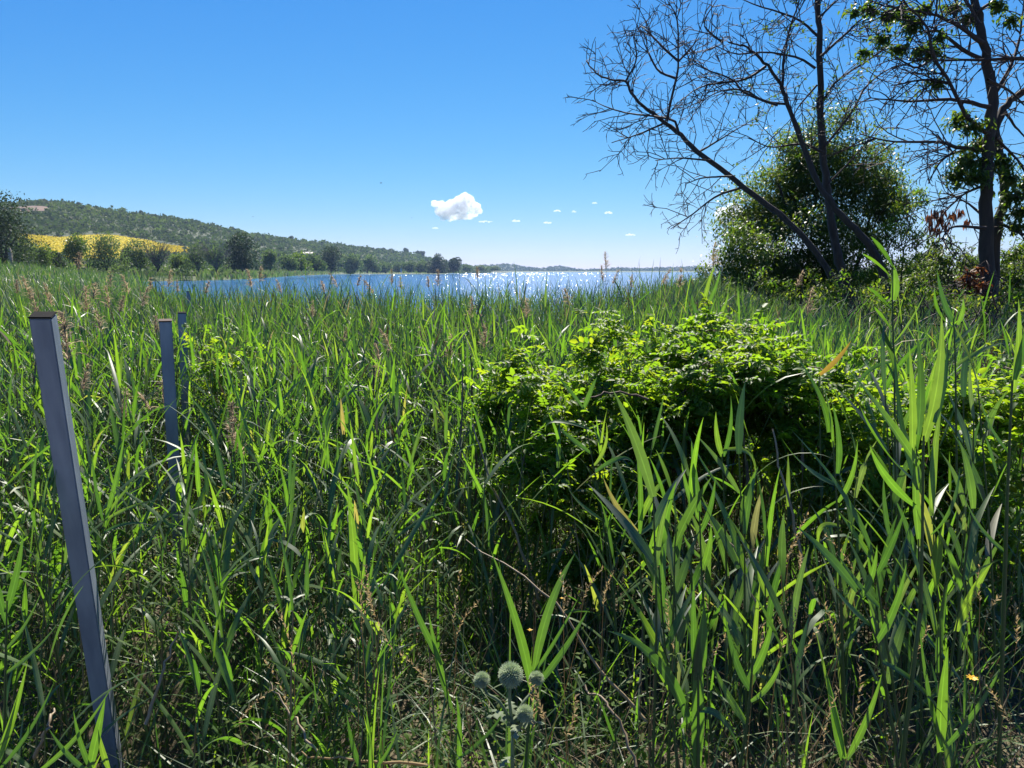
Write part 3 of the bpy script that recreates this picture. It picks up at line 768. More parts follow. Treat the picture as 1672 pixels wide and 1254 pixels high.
house(598, 429, 14, 'small pale house low on the hill, rightmost of three')
# white marker by the reed spit
mb = MB(); c = P(655, 445, 690)
V, Q, R = tubes(np.array([[c, c + (0, 0, 2.5), c + (0, 0, 4.2)]]), np.array([[.55, .4, .12]]), 6); mb.add(V, Q)
tag(link('marker_post', mb.mesh('marker_post', M['white_paint'])), 'white upright marker standing before the reeds on the far spit', 'marker')
# birds
for k, (px, py, D, lab) in enumerate([(622, 299, 160, 'black bird high above the hill, highest of the flying birds'), (672, 356, 190, 'tiny dark bird flying left of the cumulus cloud'), (413, 354, 220, 'tiny dark bird flying just above the hill crest')]):
    root = link('bird', None, loc=tuple(P(px, py, D))); tag(root, lab, 'bird')
    mb = MB(); V, Q, R = tubes(np.array([[(-.22, 0, 0), (-.1, 0, .02), (.08, 0, .02), (.2, 0, .03), (.27, 0, .02)]]), np.array([[.01, .06, .07, .045, .01]]), 6); mb.add(V, Q)
    link('body', mb.mesh('body', M['bird'], True), root)
    for s in (-1, 1):
        mb = MB(); mb.add([(-.1, s * .04, .03), (.08, s * .04, .03), (.04, s * .3, .16), (-.08, s * .3, .15), (-.1, s * .55, .1)], [(0, 1, 2, 3)], [(3, 2, 4)])
        link('wing', mb.mesh('wing', M['bird']), root)
    root.rotation_euler = (0, 0, .4 + k)

# ------------------------------------------------------------------ trees on the right bank
def grow_twigs(parents, n_per, len_rng, rg, up=0.0, spread=1.0, pts=5, wander=.16, tmin=.15):
    """child polylines from parent polylines (list of (S,3) arrays)"""
    out = []
    for pl in parents:
        L = np.linalg.norm(np.diff(pl, axis=0), axis=1).sum()
        n = max(1, int(round(n_per * L))) if n_per > 0 else 1
        for _ in range(n):
            t = rg.uniform(tmin, 1.0); f = t * (len(pl) - 1); i = min(int(f), len(pl) - 2)
            b = pl[i] + (pl[i + 1] - pl[i]) * (f - i)
            tg = pl[i + 1] - pl[i]; tg = tg / (np.linalg.norm(tg) + 1e-9)
            rd = rg.normal(size=3); rd -= tg * rd.dot(tg); rd /= np.linalg.norm(rd) + 1e-9
            d = tg * rg.uniform(.35, .9) + rd * spread * rg.uniform(.5, 1.0) + np.array([0, 0, up])
            d /= np.linalg.norm(d)
            ln = rg.uniform(*len_rng) * (1 - .45 * t)
            p = [b]
            for k in range(pts - 1):
                d = d + rg.normal(0, wander, 3) + np.array([0, 0, up * .25]); d /= np.linalg.norm(d)
                p.append(p[-1] + d * ln / (pts - 1))
            out.append(np.array(p))
    return out

def limb(root, name, pix, D, r0, r1, rg, jitter=.25, mat='bark', sides=8, n=None):
    """pix: [(px,py)] polyline at about distance D, wandering a little in depth"""
    k = len(pix); dd = D + np.cumsum(rg.normal(0, jitter, k)) * np.linspace(0, 1, k)
    pts = np.array([P(px, py, d) for (px, py), d in zip(pix, dd)])
    n = n or max(6, 4 * k)
    if name == 'trunk':
        foot = pts[0].copy(); foot[2] = min(root.location.z - .1, pts[0][2] - .1); pts = np.vstack([foot, pts])
    c = resample(pts, n)
    c += rg.normal(0, r0 * .12, c.shape)
    rd = np.linspace(r0, r1, n) * (1 + rg.normal(0, .05, n))
    mb = MB(); V, Q, R = tubes((c - np.array(root.location))[None], rd[None], sides); mb.add(V, Q)
    link(name, mb.mesh(name, M[mat], True), root)
    return c

def twig_part(root, polys, r0, r1, mat='twig', name='twigs', sides=3):
    PT = np.array(polys) - np.array(root.location)
    S = PT.shape[1]
    mb = MB(); V, Q, R = tubes(PT, np.linspace(r0, r1, S)[None].repeat(len(PT), 0), sides); mb.add(V, Q)
    link(name, mb.mesh(name, M[mat]), root, kind='stuff')

g = np.random.default_rng(5)
DT = 16.0
base = P(1378, 480, DT); base[2] = float(ground_z(base[0], base[1]))
bare = link('bare_tree', None, loc=tuple(base)); tag(bare, 'dead bare tree with three leaning trunks and a mass of leafless twigs', 'tree')
main = []
main.append(limb(bare, 'trunk', [(1395, 520), (1385, 476), (1375, 443), (1362, 387), (1352, 320), (1346, 262), (1340, 192), (1339, 150), (1337, 60), (1335, 0), (1333, -120), (1330, -260)], DT, .105, .04, g, .10, sides=10))
main.append(limb(bare, 'trunk', [(1385, 500), (1357, 451), (1346, 432), (1295, 370), (1223, 312), (1145, 252), (1108, 218), (1087, 200), (1054, 177), (1030, 151), (1022, 132), (996, 130), (969, 115), (958, 100)], DT - .4, .082, .009, g, .10))
main.append(limb(bare, 'trunk', [(1462, 510), (1449, 471), (1432, 423), (1410, 387), (1368, 345), (1332, 290), (1306, 222), (1284, 167), (1278, 145), (1257, 112), (1235, 90), (1215, 75), (1190, 70)], DT - .8, .095, .013, g, .10))
SEC = [[(1089, 198), (1096, 164), (1104, 130), (1108, 100), (1107, 45), (1102, 21), (1090, 1)], [(1108, 100), (1081, 76), (1057, 51), (1044, 42)], [(1108, 100), (1130, 76), (1142, 60)],
       [(1104, 128), (1075, 115), (1057, 82), (1048, 58)], [(1022, 132), (1039, 97), (1033, 55)], [(1108, 218), (1101, 198), (1070, 190), (1030, 186), (990, 175), (967, 163)],
       [(1142, 248), (1180, 225), (1230, 195)], [(1087, 200), (1040, 220), (998, 233)], [(1160, 262), (1110, 258), (1070, 262)], [(1195, 288), (1150, 290), (1120, 300)], [(1215, 305), (1170, 320), (1130, 350), (1095, 374)],
       [(1287, 170), (1248, 165), (1217, 148), (1178, 148), (1136, 170)], [(1270, 172), (1217, 152), (1196, 130), (1157, 115), (1124, 94)], [(1331, 112), (1302, 94), (1251, 85), (1202, 88), (1166, 73)],
       [(1334, 139), (1305, 173), (1290, 200)], [(1278, 139), (1281, 91), (1293, 36), (1305, 0), (1310, -50)], [(1340, 172), (1369, 130), (1431, 89), (1476, 49)], [(1340, 92), (1382, 54), (1413, 27), (1470, 5)],
       [(1346, 240), (1391, 183), (1413, 143), (1445, 116), (1475, 105)], [(1337, 60), (1300, 30), (1240, 10), (1190, -10)], [(1336, 30), (1380, -10), (1420, -30)], [(1335, 0), (1290, -40), (1230, -60)], [(1180, 70), (1150, 40), (1170, 0)],
       [(1352, 300), (1400, 250), (1440, 200)], [(1346, 250), (1310, 235), (1260, 240), (1220, 225)], [(1250, 108), (1215, 130), (1150, 140), (1110, 165)]]
sec = [limb(bare, 'branch', s, DT - .4 + g.normal(0, .3), .030 if len(s) > 3 else .022, .008, g, .18, 'twig', 5, 12) for s in SEC]
lv1 = grow_twigs(sec + [main[1][14:], main[2][24:], main[0][22:]], 5.4, (.5, 1.5), g, .03, 1.0)
lv2 = grow_twigs(lv1, 4.6, (.22, .7), g, .02, 1.0)
lv3 = grow_twigs(lv2, 3.6, (.08, .28), g, .0, 1.0)
twig_part(bare, lv1, .011, .006); twig_part(bare, lv2, .008, .005); twig_part(bare, lv3, .0065, .004)
# a few withered leaves still hanging on the bare tree
tips = np.array([p_[-1] for p_ in lv2]); sel = tips[(tips[:, 0] > P(1200, 0, DT)[0]) & (tips[:, 2] > 3.5)]
sel = sel[g.uniform(0, 1, len(sel)) < .30]
C = (sel[:, None] + g.normal(0, .05, (len(sel), 5, 3))).reshape(-1, 3) - base
mb = MB(); V, Q, R = cards(C, g.uniform(.05, .10, len(C)), g.uniform(0, 1, len(C)), .5, 0, g); mb.add(V, Q, None, R)
link('leaves', mb.mesh('leaves', M['tree_leaf']), bare, kind='stuff')

# half leafless tree at the right edge
g = np.random.default_rng(6)
DR = 12.0
base = P(1614, 490, DR); base[2] = float(ground_z(base[0], base[1]))
rt = link('half_bare_tree', None, loc=tuple(base)); tag(rt, 'thick trunked half bare tree with leaf clumps up its forked stem', 'tree')
m1 = limb(rt, 'trunk', [(1612, 540), (1615, 470), (1611, 359), (1613, 290), (1615, 239), (1619, 160), (1607, 80), (1595, 20), (1588, -40), (1580, -160)], DR, .122, .045, g, .06, sides=10)
m2 = limb(rt, 'trunk', [(1622, 480), (1628, 379), (1640, 319), (1632, 250), (1627, 207), (1647, 167), (1672, 150), (1720, 120), (1760, 60)], DR + .25, .08, .045, g, .06)
SEC = [[(1615, 220), (1579, 191), (1551, 136), (1524, 92), (1512, 40), (1480, 8), (1460, -30)], [(1720, 105), (1672, 96), (1611, 98), (1540, 98), (1480, 94)], [(1617, 175), (1559, 163), (1480, 165), (1420, 160)],
       [(1608, 355), (1579, 331), (1547, 317)], [(1610, 372), (1555, 371), (1535, 395)], [(1630, 363), (1672, 383), (1700, 380)], [(1619, 246), (1565, 241), (1534, 232), (1454, 230), (1404, 219)],
       [(1579, 243), (1540, 260), (1515, 300)], [(1605, 70), (1560, 40), (1510, 20), (1440, 10)], [(1595, 20), (1640, -10), (1680, -20)], [(1619, 160), (1650, 110), (1665, 60), (1672, 0)], [(1610, 100), (1570, 80), (1530, 50), (1490, 60)],
       [(1600, 40), (1570, -10), (1530, -30)], [(1640, 180), (1660, 210), (1690, 240)], [(1626, 225), (1660, 260), (1690, 300)], [(1612, 130), (1650, 150), (1690, 190)], [(1551, 136), (1510, 130), (1455, 140)], [(1524, 92), (1495, 110), (1450, 85)], [(1612, 300), (1570, 320), (1530, 360)]]
sec = [limb(rt, 'branch', s, DR + g.normal(0, .3), .038 if len(s) > 3 else .026, .008, g, .2, 'twig', 5, 12) for s in SEC]
lv1 = grow_twigs(sec + [m1[26:], m2[18:]], 7.0, (.45, 1.1), g, -.04, 1.0)
lv2 = grow_twigs(lv1, 5.0, (.2, .5), g, -.02, 1.0)
lv3 = grow_twigs(lv2, 2.0, (.08, .2), g, .0, 1.0)
twig_part(rt, lv1, .012, .006); twig_part(rt, lv2, .008, .0045); twig_part(rt, lv3, .0055, .0035)
CL = [(1570, 190, 14), (1590, 205, 16), (1600, 235, 20), (1580, 265, 24), (1560, 285, 16), (1592, 290, 18), (1610, 270, 20), (1640, 265, 16), (1650, 290, 14), (1655, 320, 18), (1668, 345, 20), (1660, 370, 14), (1680, 300, 20), (1560, 200, 10),
      (1470, 20, 14), (1492, 42, 14), (1440, 62, 12), (1420, 15, 12), (1530, 135, 12), (1522, 85, 16), (1466, 80, 12), (1558, 12, 14), (1580, 30, 12), (1650, 32, 10), (1410, 85, 9), (1395, 20, 9), (1630, 8, 12), (1500, 84, 10), (1535, 60, 9), (1450, 25, 12), (1510, 15, 12), (1484, 28, 12)]
C, Rv = [], []
for px, py, r in CL:
    c = P(px, py, DR + g.normal(0, .2)); nn = int(r * r * 1.3)
    q_ = g.normal(size=(nn, 3)); q_ /= np.linalg.norm(q_, axis=1, keepdims=True); q_ = q_ * np.abs(g.normal(0, .62, (nn, 1))) * r / F * DR * 1.25 * np.array([g.uniform(.8, 1.4), 1, g.uniform(.6, 1.2)])
    C.append(c + q_); Rv.append(g.uniform(0, .9, nn))
C = np.concatenate(C) - base; Rv = np.concatenate(Rv)
L_ = len(C); az = g.uniform(0, 2 * PI, L_)
PT, W, S_ = arc_leaves(C, g.uniform(.07, .13, L_), az, g.uniform(-.9, .4, L_), g.uniform(.2, 1.2, L_), g.uniform(.028, .05, L_), 4)
mb = MB(); V, Q, R = ribbons(PT, W, S_, .2, Rv, 2); mb.add(V, Q, None, R)
link('leaves', mb.mesh('leaves', M['tree_leaf']), rt, kind='stuff')
C = []
for px, py, r in [(1518, 352, 7), (1522, 366, 8), (1530, 374, 7), (1544, 366, 7), (1556, 350, 7), (1569, 345, 5), (1578, 362, 4), (1541, 345, 5), (1535, 358, 5), (1527, 345, 5)]:
    c = P(px, py, DR); C.append(c + g.normal(0, r / F * DR * .5, (26, 3)))
C = np.concatenate(C) - base; L_ = len(C)
PT, W, S_ = arc_leaves(C, g.uniform(.08, .16, L_), g.uniform(0, 6.28, L_), g.uniform(-1.5, -1.0, L_), g.uniform(-.2, .4, L_), g.uniform(.02, .035, L_), 4)
mb = MB(); V, Q, R = ribbons(PT, W, S_, .2, g.uniform(0, 1, L_), 2); mb.add(V, Q, None, R)
link('dead_leaves', mb.mesh('dead_leaves', M['dead_leaf']), rt, kind='stuff')['label'] = 'drooping red brown dead leaves'

# leafy trees and shrubs made of shaped leaf clouds round real stems
def leafy(name, cat, label, blobs, D, leaf, mat, stems, dens, seed, dj=.7, wid=.5, grow=1.0):
    """blobs: [(px,py,r_px)], crown volumes; stems: list of pixel polylines with radius"""
    g = np.random.default_rng(seed)
    b0 = P(blobs[0][0], 470, D) if not stems else P(*stems[0][0][0], D)
    b0[2] = float(ground_z(b0[0], b0[1]))
    root = link(name, None, loc=tuple(b0)); tag(root, label, cat)
    for pix, r0, r1 in stems: limb(root, 'trunk', pix, D, r0, r1, g, dj * .3)
    C, Rv = [], []
    for px, py, r in blobs:
        rm = r / F * D * grow; c = P(px, py, D + g.normal(0, dj))
        nsub = max(6, int(10 * (rm / .6) ** 1.6)); per = max(8, int(dens * rm ** 2 / nsub))
        sd = g.normal(size=(nsub, 3)); sd /= np.linalg.norm(sd, axis=1, keepdims=True); sd *= (g.uniform(.1, 1, (nsub, 1)) ** .45) * rm * np.array([1, 1, .9])
        for s in sd:
            pp = g.normal(0, rm * .18, (per, 3)) * np.array([1.15, 1.15, .8]) + s * 0.95
            C.append(c + pp); Rv.append(g.uniform(0, .5) + g.uniform(0, .48, per))
    C = np.concatenate(C) - b0; Rv = np.concatenate(Rv); N = len(C)
    az = g.uniform(0, 2 * PI, N)
    PT, W, S_ = arc_leaves(C, leaf * g.uniform(.7, 1.3, N), az, g.uniform(-1.0, .7, N), g.uniform(.1, .9, N), leaf * wid * g.uniform(.7, 1.2, N), 3)
    mb = MB(); V, Q, R = ribbons(PT, W, S_, 0, Rv, 2); mb.add(V, Q, None, R)
    link('crown', mb.mesh('crown', mat), root, kind='stuff')
    tw = []
    for px, py, r in blobs:
        c = P(px, py, D); 
        for _ in range(6):
            e = c + g.normal(0, r / F * D * .6, 3); s = c + np.array([g.normal(0, .2), g.normal(0, .2), -r / F * D * 1.2])
            tw.append(resample([s, (s + e) / 2 + g.normal(0, .08, 3), e], 5))
    twig_part(root, tw, .014, .004)
    return root
leafy('leafy_tree', 'tree', 'broad bushy green tree behind the three bare trunks',
      [(1350, 222, 46), (1300, 262, 54), (1390, 262, 58), (1436, 300, 50), (1255, 318, 58), (1340, 320, 78), (1420, 348, 56), (1228, 372, 50), (1300, 385, 64), (1262, 350, 52), (1455, 338, 40), (1380, 300, 62), (1330, 270, 54), (1275, 300, 42), (1240, 345, 34), (1360, 395, 48), (1340, 440, 44), (1400, 415, 36), (1290, 440, 44), (1430, 385, 36)],
      20.5, .095, M['tree_leaf'], [([(1380, 500), (1372, 430), (1355, 350), (1345, 260)], .10, .03), ([(1385, 500), (1400, 430), (1420, 360), (1430, 310)], .07, .02), ([(1370, 500), (1330, 420), (1290, 350), (1270, 300)], .08, .02)], 3000, 31, .7, .6, 1.2)
leafy('shrub', 'shrub', 'wide low green shrub at the lake side foot of the leafy tree',
      [(1200, 425, 44), (1172, 452, 36), (1250, 440, 54), (1225, 400, 40), (1300, 440, 48), (1190, 470, 40), (1260, 470, 40), (1320, 465, 38), (1160, 470, 24)], 19, .09, M['tree_leaf'],
      [([(1240, 510), (1235, 470), (1215, 430)], .04, .012), ([(1250, 510), (1270, 460), (1290, 430)], .04, .012)], 3800, 32, .7, .6, 1.15)
leafy('shrub', 'shrub', 'thin airy shrub right of the leafy tree with sky showing through',
      [(1478, 330, 26), (1500, 322, 20), (1470, 370, 30), (1495, 375, 22), (1450, 400, 34), (1485, 410, 30), (1460, 440, 34), (1500, 440, 26), (1420, 440, 34), (1400, 450, 30)], 18, .09, M['herb_leaf'],
      [([(1470, 500), (1474, 420), (1490, 340)], .03, .008), ([(1460, 500), (1440, 440), (1430, 400)], .03, .008)], 2100, 33)
leafy('shrub', 'shrub', 'bright green shrub between the leaning trunk and the right edge tree',
      [(1535, 400, 24), (1555, 410, 28), (1520, 435, 26), (1560, 440, 30), (1540, 465, 30), (1580, 420, 24), (1590, 455, 22), (1500, 470, 28)], 15, .085, M['tree_leaf'],
      [([(1545, 520), (1548, 460), (1552, 410)], .03, .008)], 3000, 34)
leafy('shrub', 'shrub', 'dark shrub at the right edge beyond the thick trunk',
      [(1645, 408, 30), (1668, 425, 36), (1640, 440, 30), (1690, 400, 40), (1660, 470, 36), (1700, 450, 50), (1630, 470, 24)], 14, .09, M['tree_leaf'],
      [([(1660, 530), (1658, 470), (1655, 420)], .03, .008)], 3000, 35)
for k, (blobs, D, dn, lab) in enumerate([
        ([(1190, 500, 34), (1230, 492, 36), (1270, 500, 36), (1215, 520, 30)], 13.5, 2300, 'low leafy thicket in the shade left of the three bare trunks'),
        ([(1310, 492, 34), (1350, 500, 36), (1395, 496, 36), (1340, 520, 30), (1420, 510, 30)], 13, 2200, 'low leafy thicket around the feet of the three bare trunks'),
        ([(1450, 505, 36), (1490, 500, 38), (1530, 508, 36), (1475, 530, 34), (1560, 520, 30)], 11, 1900, 'low leafy thicket between the bare trunks and the thick trunk'),
        ([(1590, 515, 32), (1630, 510, 38), (1670, 515, 40), (1610, 545, 34), (1655, 550, 36), (1710, 520, 40)], 9.5, 1700, 'low leafy thicket below the thick trunk at the right edge')]):
    leafy('thicket', 'shrub', lab, [(a_, b_ - 24, c_) for a_, b_, c_ in blobs], D, .075, M['herb_leaf'], [([(blobs[1][0], 560), (blobs[1][0] + 4, 520), (blobs[1][0], 490)], .012, .004)], dn, 60 + k, .5, .5)
leafy('dead_branch', 'branch', 'dead branch with rust brown leaves low beside the thick trunk',
      [(1580, 448, 9), (1592, 460, 12), (1604, 466, 10), (1596, 472, 9), (1578, 458, 7), (1600, 438, 5)], 11.6, .12, M['dead_leaf'],
      [([(1610, 500), (1596, 475), (1584, 450)], .012, .004)], 3200, 36, .15, .4)
leafy('shrub', 'shrub', 'dense green shrub filling the gap behind the right hand leaning trunk',
      [(1400, 440, 40), (1440, 455, 40), (1480, 450, 40), (1520, 450, 36), (1370, 460, 36)], 22, .10, M['tree_leaf'], [([(1440, 500), (1442, 470), (1446, 440)], .03, .008)], 2400, 37)
leafy('shrub', 'shrub', 'green shrub behind the thick trunk at the right edge',
      [(1570, 455, 36), (1610, 440, 40), (1640, 455, 40), (1690, 450, 40)], 19, .10, M['tree_leaf'], [([(1620, 500), (1622, 470), (1626, 440)], .03, .008)], 2400, 38)
# distant hedgerow glimpsed between the right bank shrubs
for k, (px, D, wp, hp, mt, lab) in enumerate([(1500, 70, 90, 40, 'willow_leaf', 'pale far bush seen between the right bank shrubs, left of three'), (1580, 75, 90, 46, 'willow_leaf', 'pale far bush seen between the right bank shrubs, middle of three'), (1660, 65, 100, 44, 'tree_leaf', 'far green bush behind the right edge shrub, right of three')]):
    bank_tree(px, 446, D, m_at(wp, D), m_at(hp, D), M[mt], lab, 'shrub', 'bush', seed=300 + k, leaf=.3, lobes=10, per=170)

# ------------------------------------------------------------------ fence posts
def post(top, base, w, label, cap_mat, yaw, lean_cap=0.0):
    top, base = np.array(top), np.array(base)
    ax = top - base; H = np.linalg.norm(ax)
    root = link('fence_post', None, loc=tuple(base)); tag(root, label, 'post', 'metal fence posts in a row')
    rot = Vector(ax / H).to_track_quat('Z', 'Y').to_matrix() @ Matrix.Rotation(yaw - Vector(ax / H).to_track_quat('Z', 'Y').to_euler().z, 3, 'Z')
    root.rotation_mode = 'QUATERNION'; root.rotation_quaternion = rot.to_quaternion()
    import bmesh
    def box(name, sx, z0, z1, mat, bev, seg=2):
        bm = bmesh.new(); bmesh.ops.create_cube(bm, size=1)
        for v in bm.verts: v.co = Vector((v.co.x * sx, v.co.y * sx, z0 + (v.co.z + .5) * (z1 - z0)))
        bmesh.ops.bevel(bm, geom=[e for e in bm.edges if bev > 0], offset=bev, segments=seg, affect='EDGES')
        me = bpy.data.meshes.new(name); bm.to_mesh(me); bm.free(); me.materials.append(mat)
        for pl in me.polygons: pl.use_smooth = False
        return link(name, me, root)
    box('tube', w, -.3, H, M['galvanised'], w * .06)
    c = box('cap', w * 1.06, H + .0005, H + w * .10, cap_mat, w * .03)
    return root
p1t, p1b = P(70, 516, 2.2), P(193, 1300, 2.62)
d1 = p1b - p1t; p1b = p1t + d1 * ((p1t[2] + .42) / -d1[2])
post(p1t, p1b, .058, 'nearest and tallest grey steel post, leaning, with black cap', M['black_cap'], math.radians(15.5))
p2t, p2b = P(270, 524, 3.85), P(286, 790, 3.95)
d2 = p2b - p2t; p2b = p2t + d2 * ((p2t[2] + .05) / -d2[2])
post(p2t, p2b, .060, 'second grey steel post from the front, with rusty cap', M['rust_cap'], math.radians(25))
p3t, p3b = P(297, 511, 5.6), P(303, 660, 5.65)
d3 = p3b - p3t; p3b = p3t + d3 * ((p3t[2] + .2) / -d3[2])
post(p3t, p3b, .058, 'third dark steel post standing close behind the rusty capped post', M['black_cap'], math.radians(25))
a = P(308, 476, 11); post(a, a + np.array([.03, 0, -1.9]), .058, 'fourth small post half sunk in reeds', M['black_cap'], math.radians(25))
a = P(316, 465, 16.5); post(a, a + np.array([.03, 0, -2.2]), .058, 'farthest tiny post top seen against the lake', M['black_cap'], math.radians(25))

# ------------------------------------------------------------------ reeds
def top_z(x, y):
    """height that the reed tops reach over the plan"""
    base = np.interp(y, [1.6, 2.2, 3, 4, 5, 8, 12, 16], [.42, .58, .80, .93, 1.00, 1.05, 1.09, 1.10])
    r = np.asarray(x) / np.asarray(y)
    base = base + .11 * smooth(7, 11, y) * smooth(-.4, -.3, r) * smooth(.2, .1, r) + .16 * smooth(.11, .17, r) * smooth(.30, .24, r) * smooth(6, 10, y)
    return base + .05 * smooth(.10, .35, r) * smooth(4, 9, y) - .34 * smooth(.27, .38, r) * smooth(5, 10, y) - .07 * smooth(8, 12, y) * smooth(.2, .1, np.abs(r + .1)) + .03 * smooth(-.25, -.45, r) * smooth(5, 10, y)

def reed_arrays(X, Y, Z, H, rg, S=4, nleaf=7, wl=1.0, stem_sides=3, lod=1.0):
    """joined geometry of many reeds (used only for the mass behind the nearest rows)"""
    N = len(X)
    lean = rg.normal(0, .07, (N, 2)); lean[:, 0] += .03
    t = np.linspace(0, 1, 3)
    ST = np.zeros((N, 3, 3))
    for k, tt in enumerate(t):
        ST[:, k, 0] = X + lean[:, 0] * H * tt ** 1.5; ST[:, k, 1] = Y + lean[:, 1] * H * tt ** 1.5; ST[:, k, 2] = Z + H * tt * .93
    sr = rg.uniform(.0026, .0042, N)[:, None] * np.array([1.1, 1, .5])[None] * lod
    stem = tubes(ST, sr, stem_sides, rg.uniform(0, 1, N))
    NL = N * nleaf
    who = np.repeat(np.arange(N), nleaf); k = np.tile(np.arange(nleaf), N)
    f = .30 + .70 * (k + rg.uniform(-.3, .3, NL)) / (nleaf - 1); f = f.clip(.2, 1)
    B = np.stack([X[who] + lean[who, 0] * H[who] * f ** 1.5, Y[who] + lean[who, 1] * H[who] * f ** 1.5, Z[who] + H[who] * f * .93], 1)
    phi0 = rg.uniform(0, 2 * PI, N)
    az = phi0[who] + k * PI + rg.normal(0, .4, NL)
    L = rg.uniform(.24, .46, NL) * np.clip(H[who] / 1.5, .55, 1.15) * (1 - .25 * (f > .93))
    e0 = rg.uniform(.80, 1.28, NL) + .2 * (f > .9)
    bend = rg.gamma(2.2, .38, NL).clip(.05, 2.4) * (1 - .55 * (f > .9))
    wmax = rg.uniform(.012, .025, NL) * (wl if np.isscalar(wl) else wl[who])
    PT, W, S_ = arc_leaves(B, L, az, e0, bend, wmax, S, rg.normal(0, .9, NL))
    lf = ribbons(PT, W, S_, 0, rg.uniform(0, 1, NL), 2)
    return stem, lf

# bramble footprint: no reeds inside it
def in_bramble(x, y): return ((x - .9) / .85) ** 2 + ((y - 3.95) / .62) ** 2 < 1

# --- leaf prototypes for the individual reeds (base at origin, growing along +x)
def leaf_mesh(L, e0, bend, w, twist, S=9, mat='reed_leaf', fold=.28):
    PT, W, S_ = arc_leaves(np.zeros((1, 3)), np.array([L]), np.array([0.0]), np.array([e0]), np.array([bend]), np.array([w]), S, np.array([twist]))
    mb = MB(); V, Q, R = ribbons(PT, W, S_, fold, np.zeros(1), 3); mb.add(V, Q, None, R)
    return mb.mesh('leaf', M[mat], True)
LP = []
g = np.random.default_rng(8)
for k in range(36):
    LP.append(leaf_mesh(g.uniform(.26, .48), g.uniform(.75, 1.25), g.gamma(2.2, .38), g.uniform(.014, .028), g.normal(0, .8)))
TOPS = [leaf_mesh(g.uniform(.22, .36), g.uniform(1.2, 1.45), g.uniform(0, .5), g.uniform(.012, .020), g.normal(0, .6)) for k in range(10)]

def add_leaf(root, mesh, loc, az, s):
    o = bpy.data.objects.new('leaf', mesh); col.objects.link(o)
    o.parent = root; o.location = loc; o.rotation_euler = (0, 0, az); o.scale = (s, s, s)
    return o
def make_reed(x, y, H, label, group, g, nleaf=7, stem_mat='reed_stem'):
    z = float(ground_z(np.array([x]), np.array([y]))[0])
    lean = g.normal(0, .08, 2)
    t = np.linspace(0, 1, 6)
    c = np.stack([lean[0] * H * t ** 1.5, lean[1] * H * t ** 1.5, H * t * .95 - .02], 1)
    mb = MB(); V, Q, R = tubes(c[None], (g.uniform(.0028, .0045) * (1.1 - .7 * t))[None], 5); mb.add(V, Q)
    root = link('reed', mb.mesh('reed', M[stem_mat], True), loc=(x, y, z)); tag(root, label, 'reed', group)
    phi = g.uniform(0, 2 * PI)
    for k in range(nleaf):
        f = .25 + .75 * k / (nleaf - 1) + g.uniform(-.04, .04); f = min(max(f, .1), 1)
        loc = (lean[0] * H * f ** 1.5, lean[1] * H * f ** 1.5, H * f * .95 - .02)
        last = k >= nleaf - 1
        add_leaf(root, (TOPS if last else LP)[g.integers(0, 10 if last else 36)], loc, phi + k * PI + g.normal(0, .4), g.uniform(.75, 1.15) * min(1.1, .65 + .3 * H))
    return root

# --- hero reeds that the photograph lets one point out
def bez(a, c, b, n=11):
    t = np.linspace(0, 1, n)[:, None]
    return a * (1 - t) ** 2 + 2 * c * t * (1 - t) + b * t * t
def hero(label, D, stem, leaves, r=.004, mat='reed_leaf', group=None):
    """stem: pixel polyline from base up; leaves: (from, tip, width_m, sag_px, turn, depth) pixel based at distance D"""
    pts = [P(px, py, D) for px, py in stem]
    b = pts[0].copy(); gz = float(ground_z(np.array([b[0]]), np.array([b[1]]))[0])
    if b[2] > gz + .05:
        d = (pts[0] - pts[1]); d[2] = min(d[2], -.05); d = d / -d[2]; d[:2] = np.clip(d[:2], -.3, .3)
        pts.insert(0, pts[0] + d * (b[2] - gz + .02))
    org = pts[0].copy()
    c = resample(np.array(pts) - org, 12)
    mb = MB(); V, Q, R = tubes(c[None], np.linspace(r * 1.1, r * .5, 12)[None], 6); mb.add(V, Q)
    root = link('reed', mb.mesh('reed', M['green_stem'], True), loc=tuple(org)); tag(root, label, 'reed', group)
    for (a, tip, w, sag, turn, dd) in leaves:
        A = P(*a, D); T = P(*tip, D + dd)
        mid = P((a[0] + tip[0]) / 2 + sag[0] * .65, (a[1] + tip[1]) / 2 + sag[1] * .65, D + dd * .4)
        pl = bez(A, 2 * mid - (A + T) / 2, T) - org
        tg = np.gradient(pl, axis=0); tg /= np.linalg.norm(tg, axis=1, keepdims=True)
        th = turn * 1.25 + np.linspace(-.2, .45, 11)             # 0 faces the viewer (back lit), 1.5 faces the sky (lit from above)
        nd = np.cos(th)[:, None] * np.array([0, -1.0, .1]) + np.sin(th)[:, None] * np.array([0, 0, 1.0]) + np.array([.12, 0, 0])
        S_ = np.cross(tg, nd); S_ /= np.linalg.norm(S_, axis=1, keepdims=True) + 1e-9
        t = np.linspace(0, 1, 11); prof = np.minimum(1, .55 + 1.7 * t) * (1 - t ** 2.6); prof[-1] = .02
        mb = MB(); V, Q, R = ribbons(pl[None], (w * .5 * prof)[None], S_[None], .22, np.zeros(1), 3); mb.add(V, Q, None, R)
        link('leaf', mb.mesh('leaf', M[mat], True), root)
    return root
H_ = lambda *a: a
